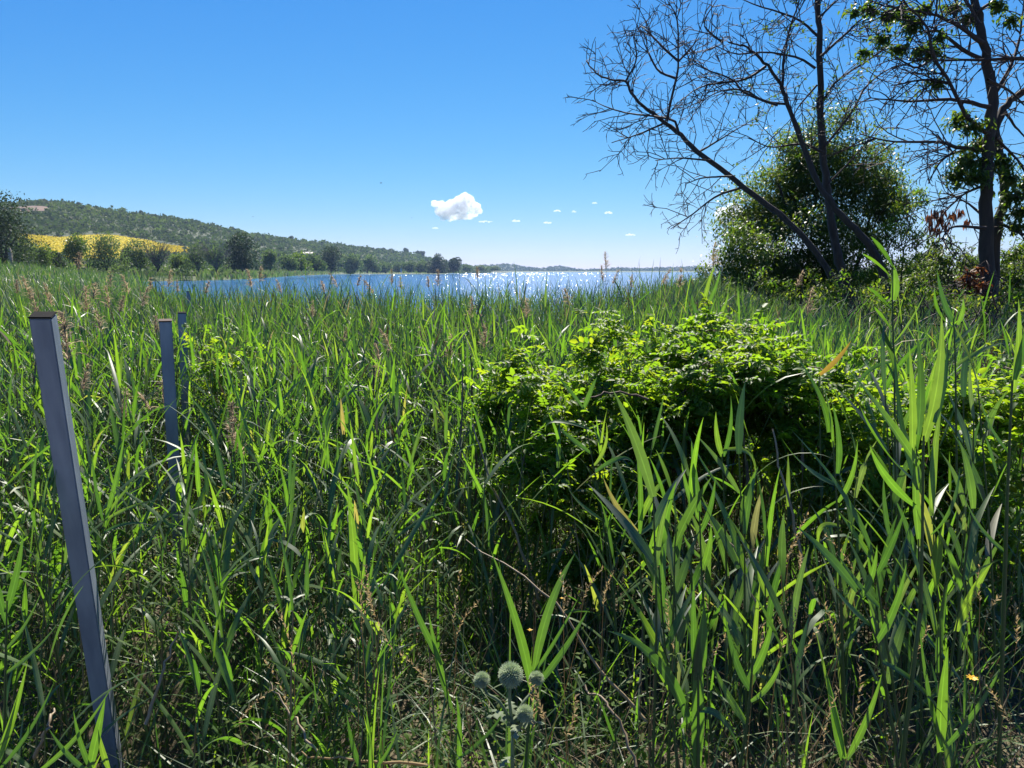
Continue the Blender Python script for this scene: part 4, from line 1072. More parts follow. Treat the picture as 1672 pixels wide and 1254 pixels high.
hero('tallest broad leaved reed in front of the right side of the bramble', 1.75, [(1500, 1020), (1503, 998), (1506, 850), (1508, 711)],
     [((1508, 720), (1537, 510), .030, (14, 6), .2, .05), ((1489, 740), (1484, 560), .024, (4, 10), .5, .0), ((1499, 710), (1497, 545), .022, (8, 0), 1.0, .1), ((1525, 690), (1548, 562), .016, (6, 6), .6, .1), ((1500, 880), (1494, 725), .022, (-4, 0), .1, .0),
      ((1493, 825), (1420, 728), .020, (-14, 4), -.6, -.1), ((1489, 782), (1405, 665), .022, (-8, 14), .9, -.1), ((1520, 872), (1567, 765), .020, (14, 12), -.4, .1), ((1451, 872), (1443, 775), .020, (-6, 0), .8, 0), ((1500, 760), (1375, 590), .028, (10, 6), .3, -.25), ((1498, 800), (1460, 560), .016, (-12, 14), 1.0, .2)], .0055)
hero('reed with three bleached drooping blades against the trees', 2.6, [(1462, 760), (1460, 600), (1457, 500), (1457, 415)],
     [((1458, 490), (1459, 432), .034, (4, 0), .0, 0), ((1459, 440), (1422, 386), .030, (-2, -8), 1.0, -.12), ((1454, 452), (1408, 414), .032, (-6, -8), 1.0, -.12), ((1456, 505), (1420, 470), .040, (-10, -8), .9, -.12), ((1456, 540), (1428, 500), .030, (-6, -6), .9, -.1), ((1458, 560), (1510, 480), .014, (0, 10), -.5, .1), ((1457, 590), (1395, 660), .014, (-24, -18), .4, 0)], .004)
hero('arching reed right of the bleached drooping reed', 2.5, [(1562, 760), (1560, 600), (1557, 520)],
     [((1556, 525), (1530, 440), .026, (-6, 10), .3, 0), ((1558, 535), (1526, 470), .022, (-14, 14), .9, -.1), ((1563, 530), (1572, 486), .018, (6, 0), .2, 0), ((1557, 560), (1600, 520), .012, (-4, 8), .6, .1), ((1557, 600), (1640, 560), .014, (10, -14), .5, .1)], .004)
hero('upright reed blade standing at the far right edge', 1.75, [(1640, 960), (1645, 800), (1653, 620)],
     [((1654, 640), (1663, 488), .022, (6, 0), .25, 0), ((1656, 620), (1680, 520), .02, (0, 0), .4, 0), ((1648, 740), (1600, 640), .014, (-14, 6), .6, 0), ((1640, 900), (1570, 800), .016, (-10, 14), .6, 0)], .005)
hero('reed whose blades bow over the right end of the bramble', 2.0, [(1372, 960), (1368, 850), (1360, 720)],
     [((1353, 706), (1298, 577), .022, (22, 14), .5, 0), ((1367, 773), (1358, 655), .020, (10, 6), .3, 0), ((1360, 730), (1330, 590), .014, (10, 0), .9, 0), ((1362, 790), (1276, 715), .022, (-8, 14), .7, -.1), ((1372, 860), (1340, 905), .016, (-26, -30), .5, 0), ((1368, 820), (1400, 720), .016, (10, 10), .4, 0)], .004)
hero('reed with dark twisted blades at the left end of the bramble', 2.6, [(1000, 980), (985, 850), (969, 760), (955, 690)],
     [((953, 667), (975, 615), .018, (2, -6), .7, 0), ((953, 667), (905, 610), .014, (-4, -8), .4, 0), ((962, 700), (890, 705), .014, (-30, -22), .7, 0), ((965, 740), (915, 700), .018, (-16, -10), .3, 0), ((970, 760), (990, 690), .014, (12, 6), .6, 0), ((972, 770), (1035, 760), .018, (16, -26), .4, 0), ((985, 850), (925, 790), .016, (-16, 0), .8, 0)], .0038)
hero('reed with upright pale blades in the middle of the bramble', 2.3, [(1185, 900), (1183, 840), (1179, 741)],
     [((1179, 745), (1169, 672), .020, (-6, 4), .2, 0), ((1181, 745), (1193, 645), .016, (8, 6), .7, 0), ((1181, 735), (1233, 780), .016, (24, -26), .5, 0), ((1180, 800), (1120, 700), .014, (-4, 10), .8, 0)], .0035)
hero('reed with V shaped blades before the dark bramble shade', 2.2, [(1050, 1010), (1046, 940), (1044, 871)],
     [((1044, 872), (1036, 690), .018, (8, 20), .4, 0), ((1042, 870), (985, 780), .022, (-6, 10), .3, 0), ((1046, 850), (1092, 780), .020, (-4, -14), .5, 0), ((1046, 872), (1115, 780), .020, (4, 14), 1.0, 0), ((1048, 930), (1075, 830), .012, (6, 0), .4, 0)], .004)
hero('bright green backlit reed beside the V shaped reed', 2.05, [(1150, 1010), (1145, 920), (1142, 834)],
     [((1142, 836), (1129, 720), .022, (-2, 4), .1, 0), ((1143, 850), (1113, 756), .018, (-6, 6), .2, 0), ((1143, 870), (1168, 780), .018, (6, 6), .2, 0), ((1144, 910), (1115, 870), .012, (-6, 4), .3, 0), ((1145, 930), (1160, 850), .020, (8, 6), .8, 0)], .004)
hero('reed with three broad blades rising behind the globe thistle', 1.85, [(862, 1200), (866, 1150), (868, 1118)],
     [((867, 1121), (802, 900), .026, (16, 20), .35, 0), ((872, 1095), (940, 902), .026, (-12, -14), .15, .1), ((874, 1122), (962, 992), .018, (2, 10), .6, 0), ((870, 1100), (945, 975), .010, (0, 10), .5, 0)], .005)
hero('thick pale reed with one broad bowed blade, right of the thistle', 1.7, [(1140, 1270), (1140, 1200), (1140, 1100)],
     [((1138, 1110), (1150, 985), .034, (2, 0), .2, 0), ((1136, 1100), (1133, 945), .020, (-4, 0), .7, 0), ((1125, 1180), (992, 1030), .030, (22, -38), .35, -.1), ((1138, 1250), (1140, 1020), .036, (0, 0), .1, 0), ((1142, 1160), (1210, 1230), .018, (4, -34), .5, 0)], .006)
hero('reed with four spread blades at the lower right', 1.75, [(1205, 1270), (1219, 1188), (1230, 1070)],
     [((1224, 1125), (1184, 1006), .020, (-6, 16), .3, 0), ((1228, 1100), (1264, 998), .020, (4, 14), .2, 0), ((1226, 1145), (1280, 1056), .014, (12, 16), .5, 0), ((1230, 1075), (1241, 950), .014, (-2, 0), .3, 0), ((1218, 1180), (1150, 1060), .022, (4, 20), .6, 0)], .005)
hero('reed with one broad upright blade left of the picture centre', 2.35, [(588, 1080), (585, 1010), (583, 960)],
     [((583, 995), (567, 790), .032, (4, -4), .25, 0), ((586, 965), (624, 855), .024, (-6, -6), .8, 0), ((583, 960), (580, 835), .018, (2, 0), .9, .1), ((584, 990), (610, 900), .014, (8, 8), .4, 0)], .005)
hero('yellow green young reed at the foot of the leaning post', 1.75, [(150, 1300), (152, 1260)],
     [((147, 1255), (172, 1140), .024, (0, 0), .15, 0), ((178, 1256), (160, 1190), .016, (-2, 4), .2, 0), ((60, 1262), (182, 1122), .014, (10, 14), .4, 0), ((152, 1262), (120, 1160), .014, (-6, 4), .4, 0), ((148, 1262), (80, 1190), .014, (-4, 10), .3, 0)], .004)
hero('bright translucent reed blade low at the right bottom', 1.75, [(1382, 1280), (1376, 1237)],
     [((1376, 1240), (1348, 1092), .026, (0, 6), .15, 0), ((1380, 1235), (1330, 1020), .016, (0, 10), .6, 0), ((1382, 1240), (1440, 1100), .018, (6, 8), .8, 0)], .004)
hero('wide short reed blade right of the yellow flower bottom', 1.75, [(1535, 1280), (1535, 1227)],
     [((1535, 1228), (1548, 1056), .034, (-6, 0), .1, 0), ((1538, 1220), (1500, 1000), .020, (-10, 10), .7, 0), ((1538, 1225), (1640, 1080), .014, (4, 14), .6, 0)], .005)
hero('leaning reed with long blade crossing the lower right', 1.75, [(1470, 1280), (1440, 1080), (1400, 960)],
     [((1400, 965), (1300, 860), .026, (-4, -14), .4, 0), ((1405, 975), (1432, 890), .018, (8, 6), .4, 0), ((1420, 1020), (1340, 930), .020, (-4, 8), .8, 0), ((1430, 1050), (1480, 920), .020, (8, 10), .5, 0), ((1440, 1080), (1560, 1200), .016, (10, -20), .6, 0)], .004)
hero('reed with pale arched blades in front of the dark hollow', 1.85, [(1460, 1130), (1440, 1000), (1425, 900)],
     [((1425, 905), (1290, 700), .020, (24, 0), .6, 0), ((1428, 920), (1365, 830), .018, (-4, -8), .5, 0), ((1430, 940), (1478, 830), .018, (2, 8), .4, 0), ((1436, 990), (1365, 900), .020, (-4, 8), .6, 0)], .004)
hero('reed with splayed blades left behind the leaning post', 2.7, [(160, 960), (165, 900), (172, 840)],
     [((172, 845), (240, 770), .014, (-2, -8), .5, 0), ((170, 850), (262, 815), .014, (0, -8), .4, 0), ((168, 870), (250, 858), .014, (0, -14), .5, 0), ((170, 860), (205, 700), .018, (4, 0), .3, 0), ((168, 850), (150, 740), .014, (-4, 0), .4, 0)], .0035)
hero('single yellowed reed blade in the gap right of the bramble', 3.0, [(1340, 760), (1338, 650), (1338, 612)],
     [((1338, 612), (1390, 556), .022, (4, 4), .2, 0)], .003, 'yellow_leaf')
hero('tall drooping reed group left of the leafy tree', 4.2, [(1150, 640), (1150, 560), (1148, 480)],
     [((1148, 500), (1168, 432), .024, (-2, -4), .4, 0), ((1150, 510), (1176, 440), .02, (8, -8), .6, 0), ((1150, 540), (1130, 480), .030, (-10, -10), .3, 0), ((1151, 560), (1190, 478), .026, (8, -4), .3, 0), ((1150, 600), (1172, 480), .026, (14, 0), .2, 0)], .004)

hero('short reed with two bright blades left of the thistle', 1.95, [(745, 1270), (735, 1180), (725, 1080)],
     [((722, 1085), (648, 918), .018, (-2, 10), .2, 0), ((728, 1120), (700, 1000), .016, (-4, 0), .1, 0), ((742, 1165), (706, 1050), .014, (-4, 4), .6, 0), ((745, 1240), (830, 1150), .012, (10, 10), .6, 0), ((748, 1262), (745, 1135), .016, (6, 0), .3, 0)], .0035)
hero('young grassy reed at the bottom left of centre', 1.8, [(600, 1285), (600, 1250)],
     [((605, 1258), (598, 1160), .014, (2, 0), .15, 0), ((590, 1258), (566, 1165), .014, (-4, 4), .5, 0), ((610, 1258), (650, 1190), .010, (4, 6), .6, 0)], .003)
hero('broad bladed reed cut by the left edge above the young reed', 1.9, [(8, 1150), (10, 1050), (12, 980)],
     [((10, 1000), (38, 870), .022, (6, 0), .3, 0), ((12, 1020), (-20, 880), .02, (-4, 0), .2, 0), ((10, 1060), (70, 960), .014, (6, 10), .7, 0), ((8, 1100), (100, 1010), .014, (6, 10), .6, 0)], .004)
hero('pale reed curving up from the bottom left corner', 1.75, [(-10, 1290), (-5, 1240)],
     [((-6, 1245), (45, 1080), .022, (4, 14), .5, 0), ((-4, 1250), (30, 1130), .016, (2, 6), .8, 0), ((0, 1255), (90, 1110), .012, (8, 12), .4, 0)], .004)

gb = np.random.default_rng(77)
for k in range(30):
    bx, by = gb.uniform(1060, 1660), gb.uniform(1180, 1290)
    tx, ty = bx + gb.normal(-12, 26), gb.uniform(740, 1010); D = gb.uniform(1.75, 2.5)
    if k >= 22: bx, tx, ty, D = gb.uniform(1440, 1690), None, gb.uniform(560, 740), gb.uniform(2.0, 2.7); tx = bx + gb.normal(-15, 25)
    stm = [(bx, by), ((bx + tx) / 2 + gb.normal(0, 5), (by + ty) / 2), (tx, ty)]
    lv = []; nl = int(gb.integers(5, 7)); sgn = 1 if gb.uniform() < .5 else -1
    for q_ in range(nl):
        f = .35 + .65 * q_ / (nl - 1); ax, ay = bx + (tx - bx) * f, by + (ty - by) * f
        ln = gb.uniform(110, 190) * 1.9 / D; an = gb.uniform(.12, .65) * (1 - .45 * (q_ == nl - 1)); sgn = -sgn
        ex, ey = ax + sgn * ln * math.sin(an) - 14, ay - ln * math.cos(an)
        lv.append(((ax, ay), (ex, ey), gb.uniform(.017, .030), (sgn * -6, -ln * .05 * gb.uniform(0, 1.5)), gb.choice([.15, .6, .9, 1.05, 1.2]), gb.normal(0, .12)))
    hero('broad bladed blue green reed in the stand at the lower right' if bx > 1300 else 'broad bladed blue green reed in front of the bramble centre', D, stm, lv, .0042, 'glaucous_leaf' if k % 3 else 'reed_leaf', group='broad reeds lower right' if bx > 1300 else 'broad reeds before bramble centre')

# --- nearest individual reeds
g = np.random.default_rng(21)
cnt = 0; tries = 0
near = []
while cnt < 244 and tries < 60000:
    tries += 1
    y = float(np.sqrt(g.uniform(1.75 ** 2, 4.6 ** 2))); x = float(g.uniform(-.78, .78) * y)
    if abs(x / y) > .72 + .1: continue
    if in_bramble(np.array(x), np.array(y)) : continue
    if -.35 < x < .3 and y < 2.8 and g.uniform() < .8: continue
    if 0.15 < x < 2.0 and 1.5 < y < 2.5 and g.uniform() < .55: continue      # open hollow in front of the bramble
    if y < 2.3 and g.uniform() < .35: continue
    if any((x - a) ** 2 + (y - b_) ** 2 < .0036 for a, b_ in near): continue
    if -.70 < x / y < -.50 and y < 2.7: continue
    if abs(x + .46 * y) < .2 and y > 3.0 and g.uniform() < .9: continue
    near.append((x, y))
    z = float(ground_z(np.array([x]), np.array([y]))[0]); H = max(.35, float(top_z(x, y)) - z + g.normal(0, .13))
    if x > .3 and y < 2.6: H *= .85
    pxl = 836 + x / y * F
    zone = ('left of the leaning post' if pxl < 170 else 'between the leaning post and the rusty capped post' if pxl < 300 else 'right of the rusty capped post' if pxl < 520 else
            'left of the globe thistle' if pxl < 790 else 'behind the globe thistle' if pxl < 960 else 'before the bramble left half' if pxl < 1180 else 'before the bramble right end' if pxl < 1420 else 'at the right edge')
    dist = 'in front' if y < 2.7 else 'further back'
    make_reed(x, y, H, 'green reed ' + dist + ' ' + zone, 'reeds ' + dist + ' ' + zone, g, int(np.clip(round(4.5 * H + 1.8), 4, 8)))
    cnt += 1

# --- the mass of reeds behind the nearest rows
g = np.random.default_rng(22)
def scatter(n, y0, y1, ext, power=1.0):
    y = (g.uniform(0, 1, n) ** power) * (y1 - y0) + y0
    x = g.uniform(-1, 1, n) * (.72 * y + ext)
    return x, y
mb = MB(); mbs = MB(); mbo = MB()
n = 23500
y = np.sqrt(g.uniform(4.3 ** 2, 17.5 ** 2, n)); x = g.uniform(-1, 1, n) * (.74 * y + 1.0)
ne = 700; ye = np.sqrt(g.uniform(2.1 ** 2, 4.4 ** 2, ne)); xe = g.uniform(-.80, .80, ne) * ye
ke = ~((xe / ye < -.46) & (xe / ye > -.72) & (ye < 2.75)) & (g.uniform(0, 1, ne) < np.where(xe > .15, .35, 1.0)) & ~((np.abs(xe + 1.38) < .2) & (ye < 2.5)) & ~((np.abs(xe + .465 * ye) < .14) & (ye < 3.9) & (ye > 3.1)) & ~((np.abs(xe) < .4) & (ye < 2.9))
y = np.concatenate([y, ye[ke]]); x = np.concatenate([x, xe[ke]])
d = lake_dist(x, y)
k = (d > .1) & (~in_bramble(x, y) | (g.uniform(0, 1, len(x)) < .28)) & ~((x > 4.5) & (y > 15.5))
k &= ~((np.abs(x + .455 * y) < .22) & (y < 5.6) & (y > 3.1) & (g.uniform(0, 1, len(x)) < .85))
k &= g.uniform(0, 1, len(x)) < np.where(x > .45 * y, .55, 1.0)
x, y = x[k], y[k]; z = ground_z(x, y)
H = np.maximum(.5, top_z(x, y) - z + g.normal(0, .13, len(x)) + (g.uniform(0, 1, len(x)) < .06) * g.uniform(0, .3, len(x)))
nr = y < 7 + g.normal(0, .7, len(y))
for sel, S in ((nr, 5), (~nr, 4)):
    st, lf = reed_arrays(x[sel], y[sel], z[sel], H[sel], g, S, 7 if S == 5 else 10, np.interp(y[sel], [4, 7, 12], [.86, .68, .55]))
    ac_ = RIB.pop('ac', None); mbs.add(st[0], st[1], None, st[2]); RIB['ac'] = ac_; (mb if S == 5 else mbo).add(lf[0], lf[1], None, lf[2])
NREED = len(x)
# last year's dead stalks standing among the green
n = 2600
xd = g.uniform(-1, 1, n); yd = np.sqrt(g.uniform(3.2 ** 2, 16 ** 2, n)); xd = xd * (.74 * yd + .5); kd = (lake_dist(xd, yd) > .2) & ~in_bramble(xd, yd) & ~((np.abs(xd + .455 * yd) < .25) & (yd < 6)); xd, yd = xd[kd], yd[kd]
zd = ground_z(xd, yd); Hd = np.maximum(.4, top_z(xd, yd) - zd + g.normal(-.05, .16, len(xd)))
std, lfd = reed_arrays(xd, yd, zd, Hd, g, 4, 2, .7, 3, 1.0)
mbd = MB(); mbd.add(std[0], std[1], None, std[2]); RIB.pop('ac', None); mbd.add(lfd[0], lfd[1], None, lfd[2])
tag(link('dead_reeds', mbd.mesh('dead_reeds', M['litter'])), 'dead straw coloured stalks of last year scattered through the reed bed', kind='stuff')
# left marsh running back along the shore
n = 9000
y = 17 + (g.uniform(0, 1, n) ** 1.5) * 75; x = -.5 * y - g.uniform(-2, 1, n) * 0 - g.uniform(0, 1, n) * (.26 * y + 4) + 1.5
k = lake_dist(x, y) > .3; x, y = x[k], y[k]; z = ground_z(x, y)
st, lf = reed_arrays(x, y, z, 2.2 + g.normal(0, .2, len(x)), g, 3, 6, 1.5 , 3, 1.6)
mbo.add(lf[0], lf[1], None, lf[2])
stuff_st = link('reed_bed', mbs.mesh('reed_bed', M['reed_stem'])); tag(stuff_st, 'countless green reeds filling the bank as far as the water', kind='stuff')
link('leaves', mb.mesh('leaves', M['reed_leaf']), stuff_st, kind='stuff')
link('leaves', mbo.mesh('leaves', M['glaucous_leaf']), stuff_st, kind='stuff')
# far marsh: coarser blades
mb = MB()
def far_blades(x, y, h, w, lean=.25):
    z = ground_z(x, y); N = len(x)
    PT, W, S_ = arc_leaves(np.stack([x, y, z], 1), h, g.uniform(0, 2 * PI, N), g.uniform(1.1, 1.5, N), g.uniform(.0, .9, N), w, 3)
    V, Q, R = ribbons(PT, W, S_, 0, g.uniform(0, 1, N), 2); mb.add(V, Q, None, R)
n = 26000
y = 60 + (g.uniform(0, 1, n) ** 1.2) * 160; u = g.uniform(-.75, -.28, n); x = u * y
k = (lake_dist(x, y) > .2); x, y = x[k], y[k]; far_blades(x, y, g.uniform(1.7, 2.7, len(x)), g.uniform(.08, .2, len(x)))
n = 16000
y = 19 + (g.uniform(0, 1, n) ** 1.5) * 110; x = g.uniform(.10, .78, n) * y
k = lake_dist(x, y) > .3; x, y = x[k], y[k]; far_blades(x, y, g.uniform(1.0, 2.2, len(x)), g.uniform(.03, .07, len(x)) * (1 + y / 60))
n = 30000
y = g.uniform(190, 780, n); x = g.uniform(-.42, -.05, n) * y; d = lake_dist(x, y)
k = (d > .2) & (d < 26); x, y = x[k], y[k]; far_blades(x, y, g.uniform(1.8, 2.8, len(x)), g.uniform(.25, .6, len(x)))
tag(link('reed_marsh', mb.mesh('reed_marsh', M['marsh_reed'])), 'pale green reed belt along the far bank of the lake', kind='stuff')

# --- dry reeds with old brown plumes
def plume_mesh(g, L=.2, n=110):
    B = np.zeros((n, 3)); t = g.uniform(0, 1, n); B[:, 2] = t * L; B[:, 0] = .18 * L * t ** 2
    PT, W, S_ = arc_leaves(B, L * g.uniform(.25, .5, n) * (1.15 - .7 * t), g.normal(0, 1.1, n), g.uniform(.6, 1.4, n), g.uniform(.4, 2.0, n), np.full(n, .007), 4, g.normal(0, 1, n))
    mb = MB(); V, Q, R = ribbons(PT, W, S_, 0, g.uniform(0, 1, n), 2); mb.add(V, Q, None, R)
    return mb.mesh('plume', M['plume'])
g = np.random.default_rng(31)
PM = [plume_mesh(g, g.uniform(.16, .26)) for _ in range(6)]
PLM = [(112, 590, 2.9), (108, 555, 3.6), (200, 690, 4.0), (382, 715, 3.6), (398, 748, 3.4), (247, 670, 4.2), (268, 672, 4.2), (135, 640, 3.4), (140, 510, 5), (178, 505, 5.5), (152, 490, 6.5), (195, 510, 6), (130, 440, 9), (245, 475, 9), (210, 480, 8), (232, 500, 7), (165, 540, 5), (255, 545, 5.5), (275, 470, 10), (290, 478, 10), (52, 490, 6), (85, 500, 6), (60, 520, 5.5), (28, 480, 8), (180, 470, 10), (335, 480, 9),
       (410, 470, 9), (424, 462, 9), (460, 480, 10), (530, 478, 10), (552, 470, 10.5), (583, 468, 11), (610, 480, 10), (640, 465, 11), (655, 475, 11), (700, 470, 11), (715, 468, 11), (780, 455, 11), (990, 440, 10), (985, 460, 10), (1000, 465, 10), (1030, 470, 9), (1165, 435, 7), (1300, 470, 6), (1318, 515, 5), (1080, 465, 8), (1110, 470, 8),
       (620, 590, 5.2), (640, 575, 5.6), (782, 540, 6), (770, 520, 7), (615, 620, 5), (790, 570, 5.2), (690, 560, 6), (860, 520, 7), (560, 560, 6.5), (735, 590, 5), (930, 500, 8), (510, 520, 8)]
for k, (px, py, D) in enumerate(PLM):
    top = P(px, py, D); x, y = top[0], top[1]
    z = float(ground_z(np.array([x]), np.array([y]))[0]); H = top[2] - z
    ln = g.normal(0, .05, 2); t = np.linspace(0, 1, 6)
    c = np.stack([-ln[0] * H * (1 - t ** 1.6), -ln[1] * H * (1 - t ** 1.6), (t - 1) * H], 1)
    mb = MB(); V, Q, R = tubes(c[None], np.linspace(.0045, .002, 6)[None], 4); mb.add(V, Q)
    root = link('dry_reed', mb.mesh('dry_reed', M['dry_stem']), loc=tuple(top))
    zone = ('just right of the leaning post top' if px < 160 and py > 505 else 'in the far left reeds' if py < 505 and px < 345 else 'beside the rusty capped post' if px < 300 else 'low among green reeds right of the posts' if px < 500 and py > 600 else
            'in the middle of the reed bed' if py > 515 and px < 900 else 'standing up against the lake' if px < 1060 else 'below the bare trees')
    tag(root, 'dry stalk with old brown plume ' + zone, 'reed', 'brown plumed reeds ' + zone)
    o = link('plume', PM[k % 6], root); o.rotation_euler = (g.normal(0, .15), g.normal(0, .2), g.uniform(0, 6.28)); s = .75 if D < 5 else min(.95, .55 + D * .035); o.scale = (s, s, s)

# ------------------------------------------------------------------ brambles
def compound_leaf(g, nl=5, s=1.0):
    """one leaf of several pointed, folded leaflets on a short stalk, growing along +x"""
    mb = MB()
    pos = [(.075, 0, 0.0)] + [(.05 - .022 * (k // 2), 0, (1 if k % 2 else -1) * (.9 + .15 * (k // 2))) for k in range(nl - 1)]
    for px, _, a in pos:
        L = g.uniform(.034, .046) * (1.15 if a == 0 else .95); w = L * g.uniform(.52, .62)
        ca, sa = math.cos(a), math.sin(a)
        loc = np.array([(0, 0, 0), (L * .3, -w * .5, .004), (L * .3, 0, -.003), (L * .3, w * .5, .004), (L * .68, -w * .38, 0), (L * .68, 0, -.006), (L * .68, w * .38, 0), (L, 0, -.014)])
        R2 = np.array([[ca, -sa, 0], [sa, ca, 0], [0, 0, 1]])
        v = loc @ R2.T + np.array([px - .02, 0, -px * px * 2.0])
        mb.add(v * s, [(1, 2, 5, 4), (2, 3, 6, 5)], [(0, 2, 1), (0, 3, 2), (4, 5, 7), (5, 6, 7)], g.uniform(0, .12))
    V, Q, R = tubes(np.array([[(-.04, 0, -.012), (0, 0, 0), (.055, 0, -.006)]]) * s, np.full((1, 3), .0009), 3); mb.add(V, Q)
    return mb
def rotmat(az, pitch, roll):
    ca, sa, cp, sp, cr, sr = np.cos(az), np.sin(az), np.cos(pitch), np.sin(pitch), np.cos(roll), np.sin(roll)
    Rz = np.array([[ca, -sa, 0], [sa, ca, 0], [0, 0, 1]]); Ry = np.array([[cp, 0, -sp], [0, 1, 0], [sp, 0, cp]]); Rx = np.array([[1, 0, 0], [0, cr, -sr], [0, sr, cr]])
    return Rz @ Ry @ Rx
def bramble(label, base, canes, n_leaf, n_mass, seed, spread=.10, s=1.0, name='bramble_bush', cat='bush'):
    """canes: list of 3-D control polylines (world). leaves sit along them, the best seen ones as parts"""
    g = np.random.default_rng(seed)
    base = np.array(base, float)
    root = link(name, None, loc=tuple(base)); tag(root, label, cat)
    polys = []
    for pts, r in canes:
        c = resample(np.array(pts), 16); polys.append(c)
        mb = MB(); V, Q, R = tubes((c - base)[None], np.linspace(r, r * .4, 16)[None], 5); mb.add(V, Q)
        link('stem', mb.mesh('stem', M['bramble_stem'], True), root)
    side = grow_twigs(polys, 7.0, (.14, .38), g, .12, 1.0, 5, .2, .25)
    twig_part(root, side, .0022, .0010, 'bramble_stem', 'side_shoots')
    allp = side
    pool = []
    for _ in range(n_leaf + n_mass):
        pl = allp[g.integers(0, len(allp))]; f = g.uniform(.1, 1) * (len(pl) - 1); i = min(int(f), len(pl) - 2)
        p_ = pl[i] + (pl[i + 1] - pl[i]) * (f - i) + g.normal(0, .02, 3)
        pool.append(p_)
    pool = np.array(pool)
    # leaves nearest the top and the viewer become parts of their own
    score = pool[:, 2] * 1.0 - pool[:, 1] * .5 + g.normal(0, .12, len(pool))
    order = np.argsort(-score)
    protos = [compound_leaf(g, int(g.choice([5, 5, 7])), s) for _ in range(8)]
    meshes = [p_.mesh('leaf', M['bramble_leaf']) for p_ in protos]
    data = [(np.concatenate(p_.v), np.concatenate(p_.q), np.concatenate(p_.t), np.concatenate(p_.r)) for p_ in protos]
    for i in order[:n_leaf]:
        o = bpy.data.objects.new('leaf', meshes[g.integers(0, 8)]); col.objects.link(o); o.parent = root
        o.location = tuple(pool[i] - base); o.rotation_euler = (g.normal(0, .35), g.normal(-.05, .4), g.uniform(0, 6.28)); k = g.uniform(.75, 1.25); o.scale = (k, k, k)
    mb = MB()
    for i in order[n_leaf:]:
        v, q_, t_, r_ = data[g.integers(0, 8)]
        Rm = rotmat(g.uniform(0, 6.28), g.normal(.05, .45), g.normal(0, .4)) * g.uniform(.75, 1.25)
        mb.add(v @ Rm.T + pool[i] - base, q_, t_, (r_ + g.uniform(0, .85)) % 1)
    link('foliage', mb.mesh('foliage', M['bramble_leaf']), root, kind='stuff')
    return root
g = np.random.default_rng(41)
cn = []
gz0 = float(ground_z(np.array([1.0]), np.array([4.0]))[0])
def cane(bx, by, tx, ty, tz, ex, ey, ez, r=.005):
    return ([(bx, by, gz0 - .02), (bx * .6 + tx * .4, by * .6 + ty * .4, gz0 + (tz - gz0) * .65), (tx, ty, tz), ((tx + ex) / 2, (ty + ey) / 2, (tz + ez) / 2 + .10), (ex, ey, ez)], r)
for k in range(40):
    tx = g.uniform(.02, 1.5); ty = g.uniform(3.35, 4.3)
    hump = 1.19 - .20 * max(0, (0.75 - tx)) - .10 * max(0, tx - 1.5)
    tz = hump - .05 + g.normal(0, .085) - .1 * abs(ty - 3.9)
    a = g.normal(0, .9) - PI / 2
    cn.append(cane(1.0 + g.normal(0, .35), 4.0 + g.normal(0, .25), tx, ty, tz - .03, tx + math.cos(a) * g.uniform(.2, .5), ty + math.sin(a) * g.uniform(.1, .45), tz - g.uniform(.0, .55)))
for k in range(16):   # lower left skirt
    tx = g.uniform(.05, .7); ty = g.uniform(3.2, 3.9); tz = g.uniform(.35, .85)
    cn.append(cane(.8 + g.normal(0, .2), 3.9, tx, ty, tz, tx - g.uniform(.05, .3), ty - g.uniform(.1, .3), tz - g.uniform(.0, .3)))
bramble('large bramble bush with lime green sunlit top right of the picture centre', (1.0, 4.0, gz0), cn, 290, 7000, 42, s=.88)
cn = []
gz0 = float(ground_z(np.array([2.4]), np.array([3.6]))[0])
for k in range(26):
    tx = g.uniform(1.45, 3.1); ty = g.uniform(3.1, 4.0); tz = g.uniform(.45, 1.08); a = g.normal(-PI / 2, .9)
    cn.append(cane(2.4 + g.normal(0, .3), 3.6 + g.normal(0, .2), tx, ty, tz, tx + math.cos(a) * .3, ty + math.sin(a) * .3, tz - g.uniform(0, .4)))
bramble('bramble bush at the right edge behind the tall reeds', (2.4, 3.6, gz0), cn, 200, 3200, 43)
cn = []
gz0 = float(ground_z(np.array([-2.0]), np.array([5.0]))[0])
for k in range(7):
    c = P(348 + g.normal(0, 18), 620 + g.normal(0, 18), 4.9 + g.normal(0, .1))
    cn.append(cane(-1.95, 5.0, c[0], c[1], c[2], c[0] + g.normal(0, .12), c[1] - .1, c[2] + .05, .003))
bramble('small yellow green shrub among reeds right of the third post', (-1.95, 5.0, gz0), cn, 60, 120, 44, s=.8, name='young_shrub', cat='shrub')

# ------------------------------------------------------------------ undergrowth
g = np.random.default_rng(51)
N = 120000
y = np.sqrt(g.uniform(1.5 ** 2, 6.5 ** 2, N)); x = g.uniform(-.82, .82, N) * y
# patchy
pat = np.sin(x * 3.1 + 1) * np.sin(y * 2.7) + .5 * np.sin(x * 7 + y * 5)
k = (g.uniform(-1.2, 1.2, N) < pat + .35) & ((x < .45) | (g.uniform(0, 1, N) < .4)); x, y = x[k], y[k]; N = len(x)
z = ground_z(x, y) + g.uniform(0, 1, N) ** 1.3 * np.where(x < .5, .50, .25) * (1 + .4 * np.sin(x * 4)) * np.where((np.abs(x) < .4) & (y < 2.9), .45, 1) * np.where((x / y < -.48) & (x / y > -.74) & (y < 2.7), .12, 1)
PT, W, S_ = arc_leaves(np.stack([x, y, z], 1), g.uniform(.018, .045, N), g.uniform(0, 2 * PI, N), g.uniform(-.5, 1.3, N), g.uniform(.2, 1.0, N), g.uniform(.008, .018, N), 3)
mb = MB(); V, Q, R = ribbons(PT, W, S_, 0, g.uniform(0, 1, N), 2); mb.add(V, Q, None, R)
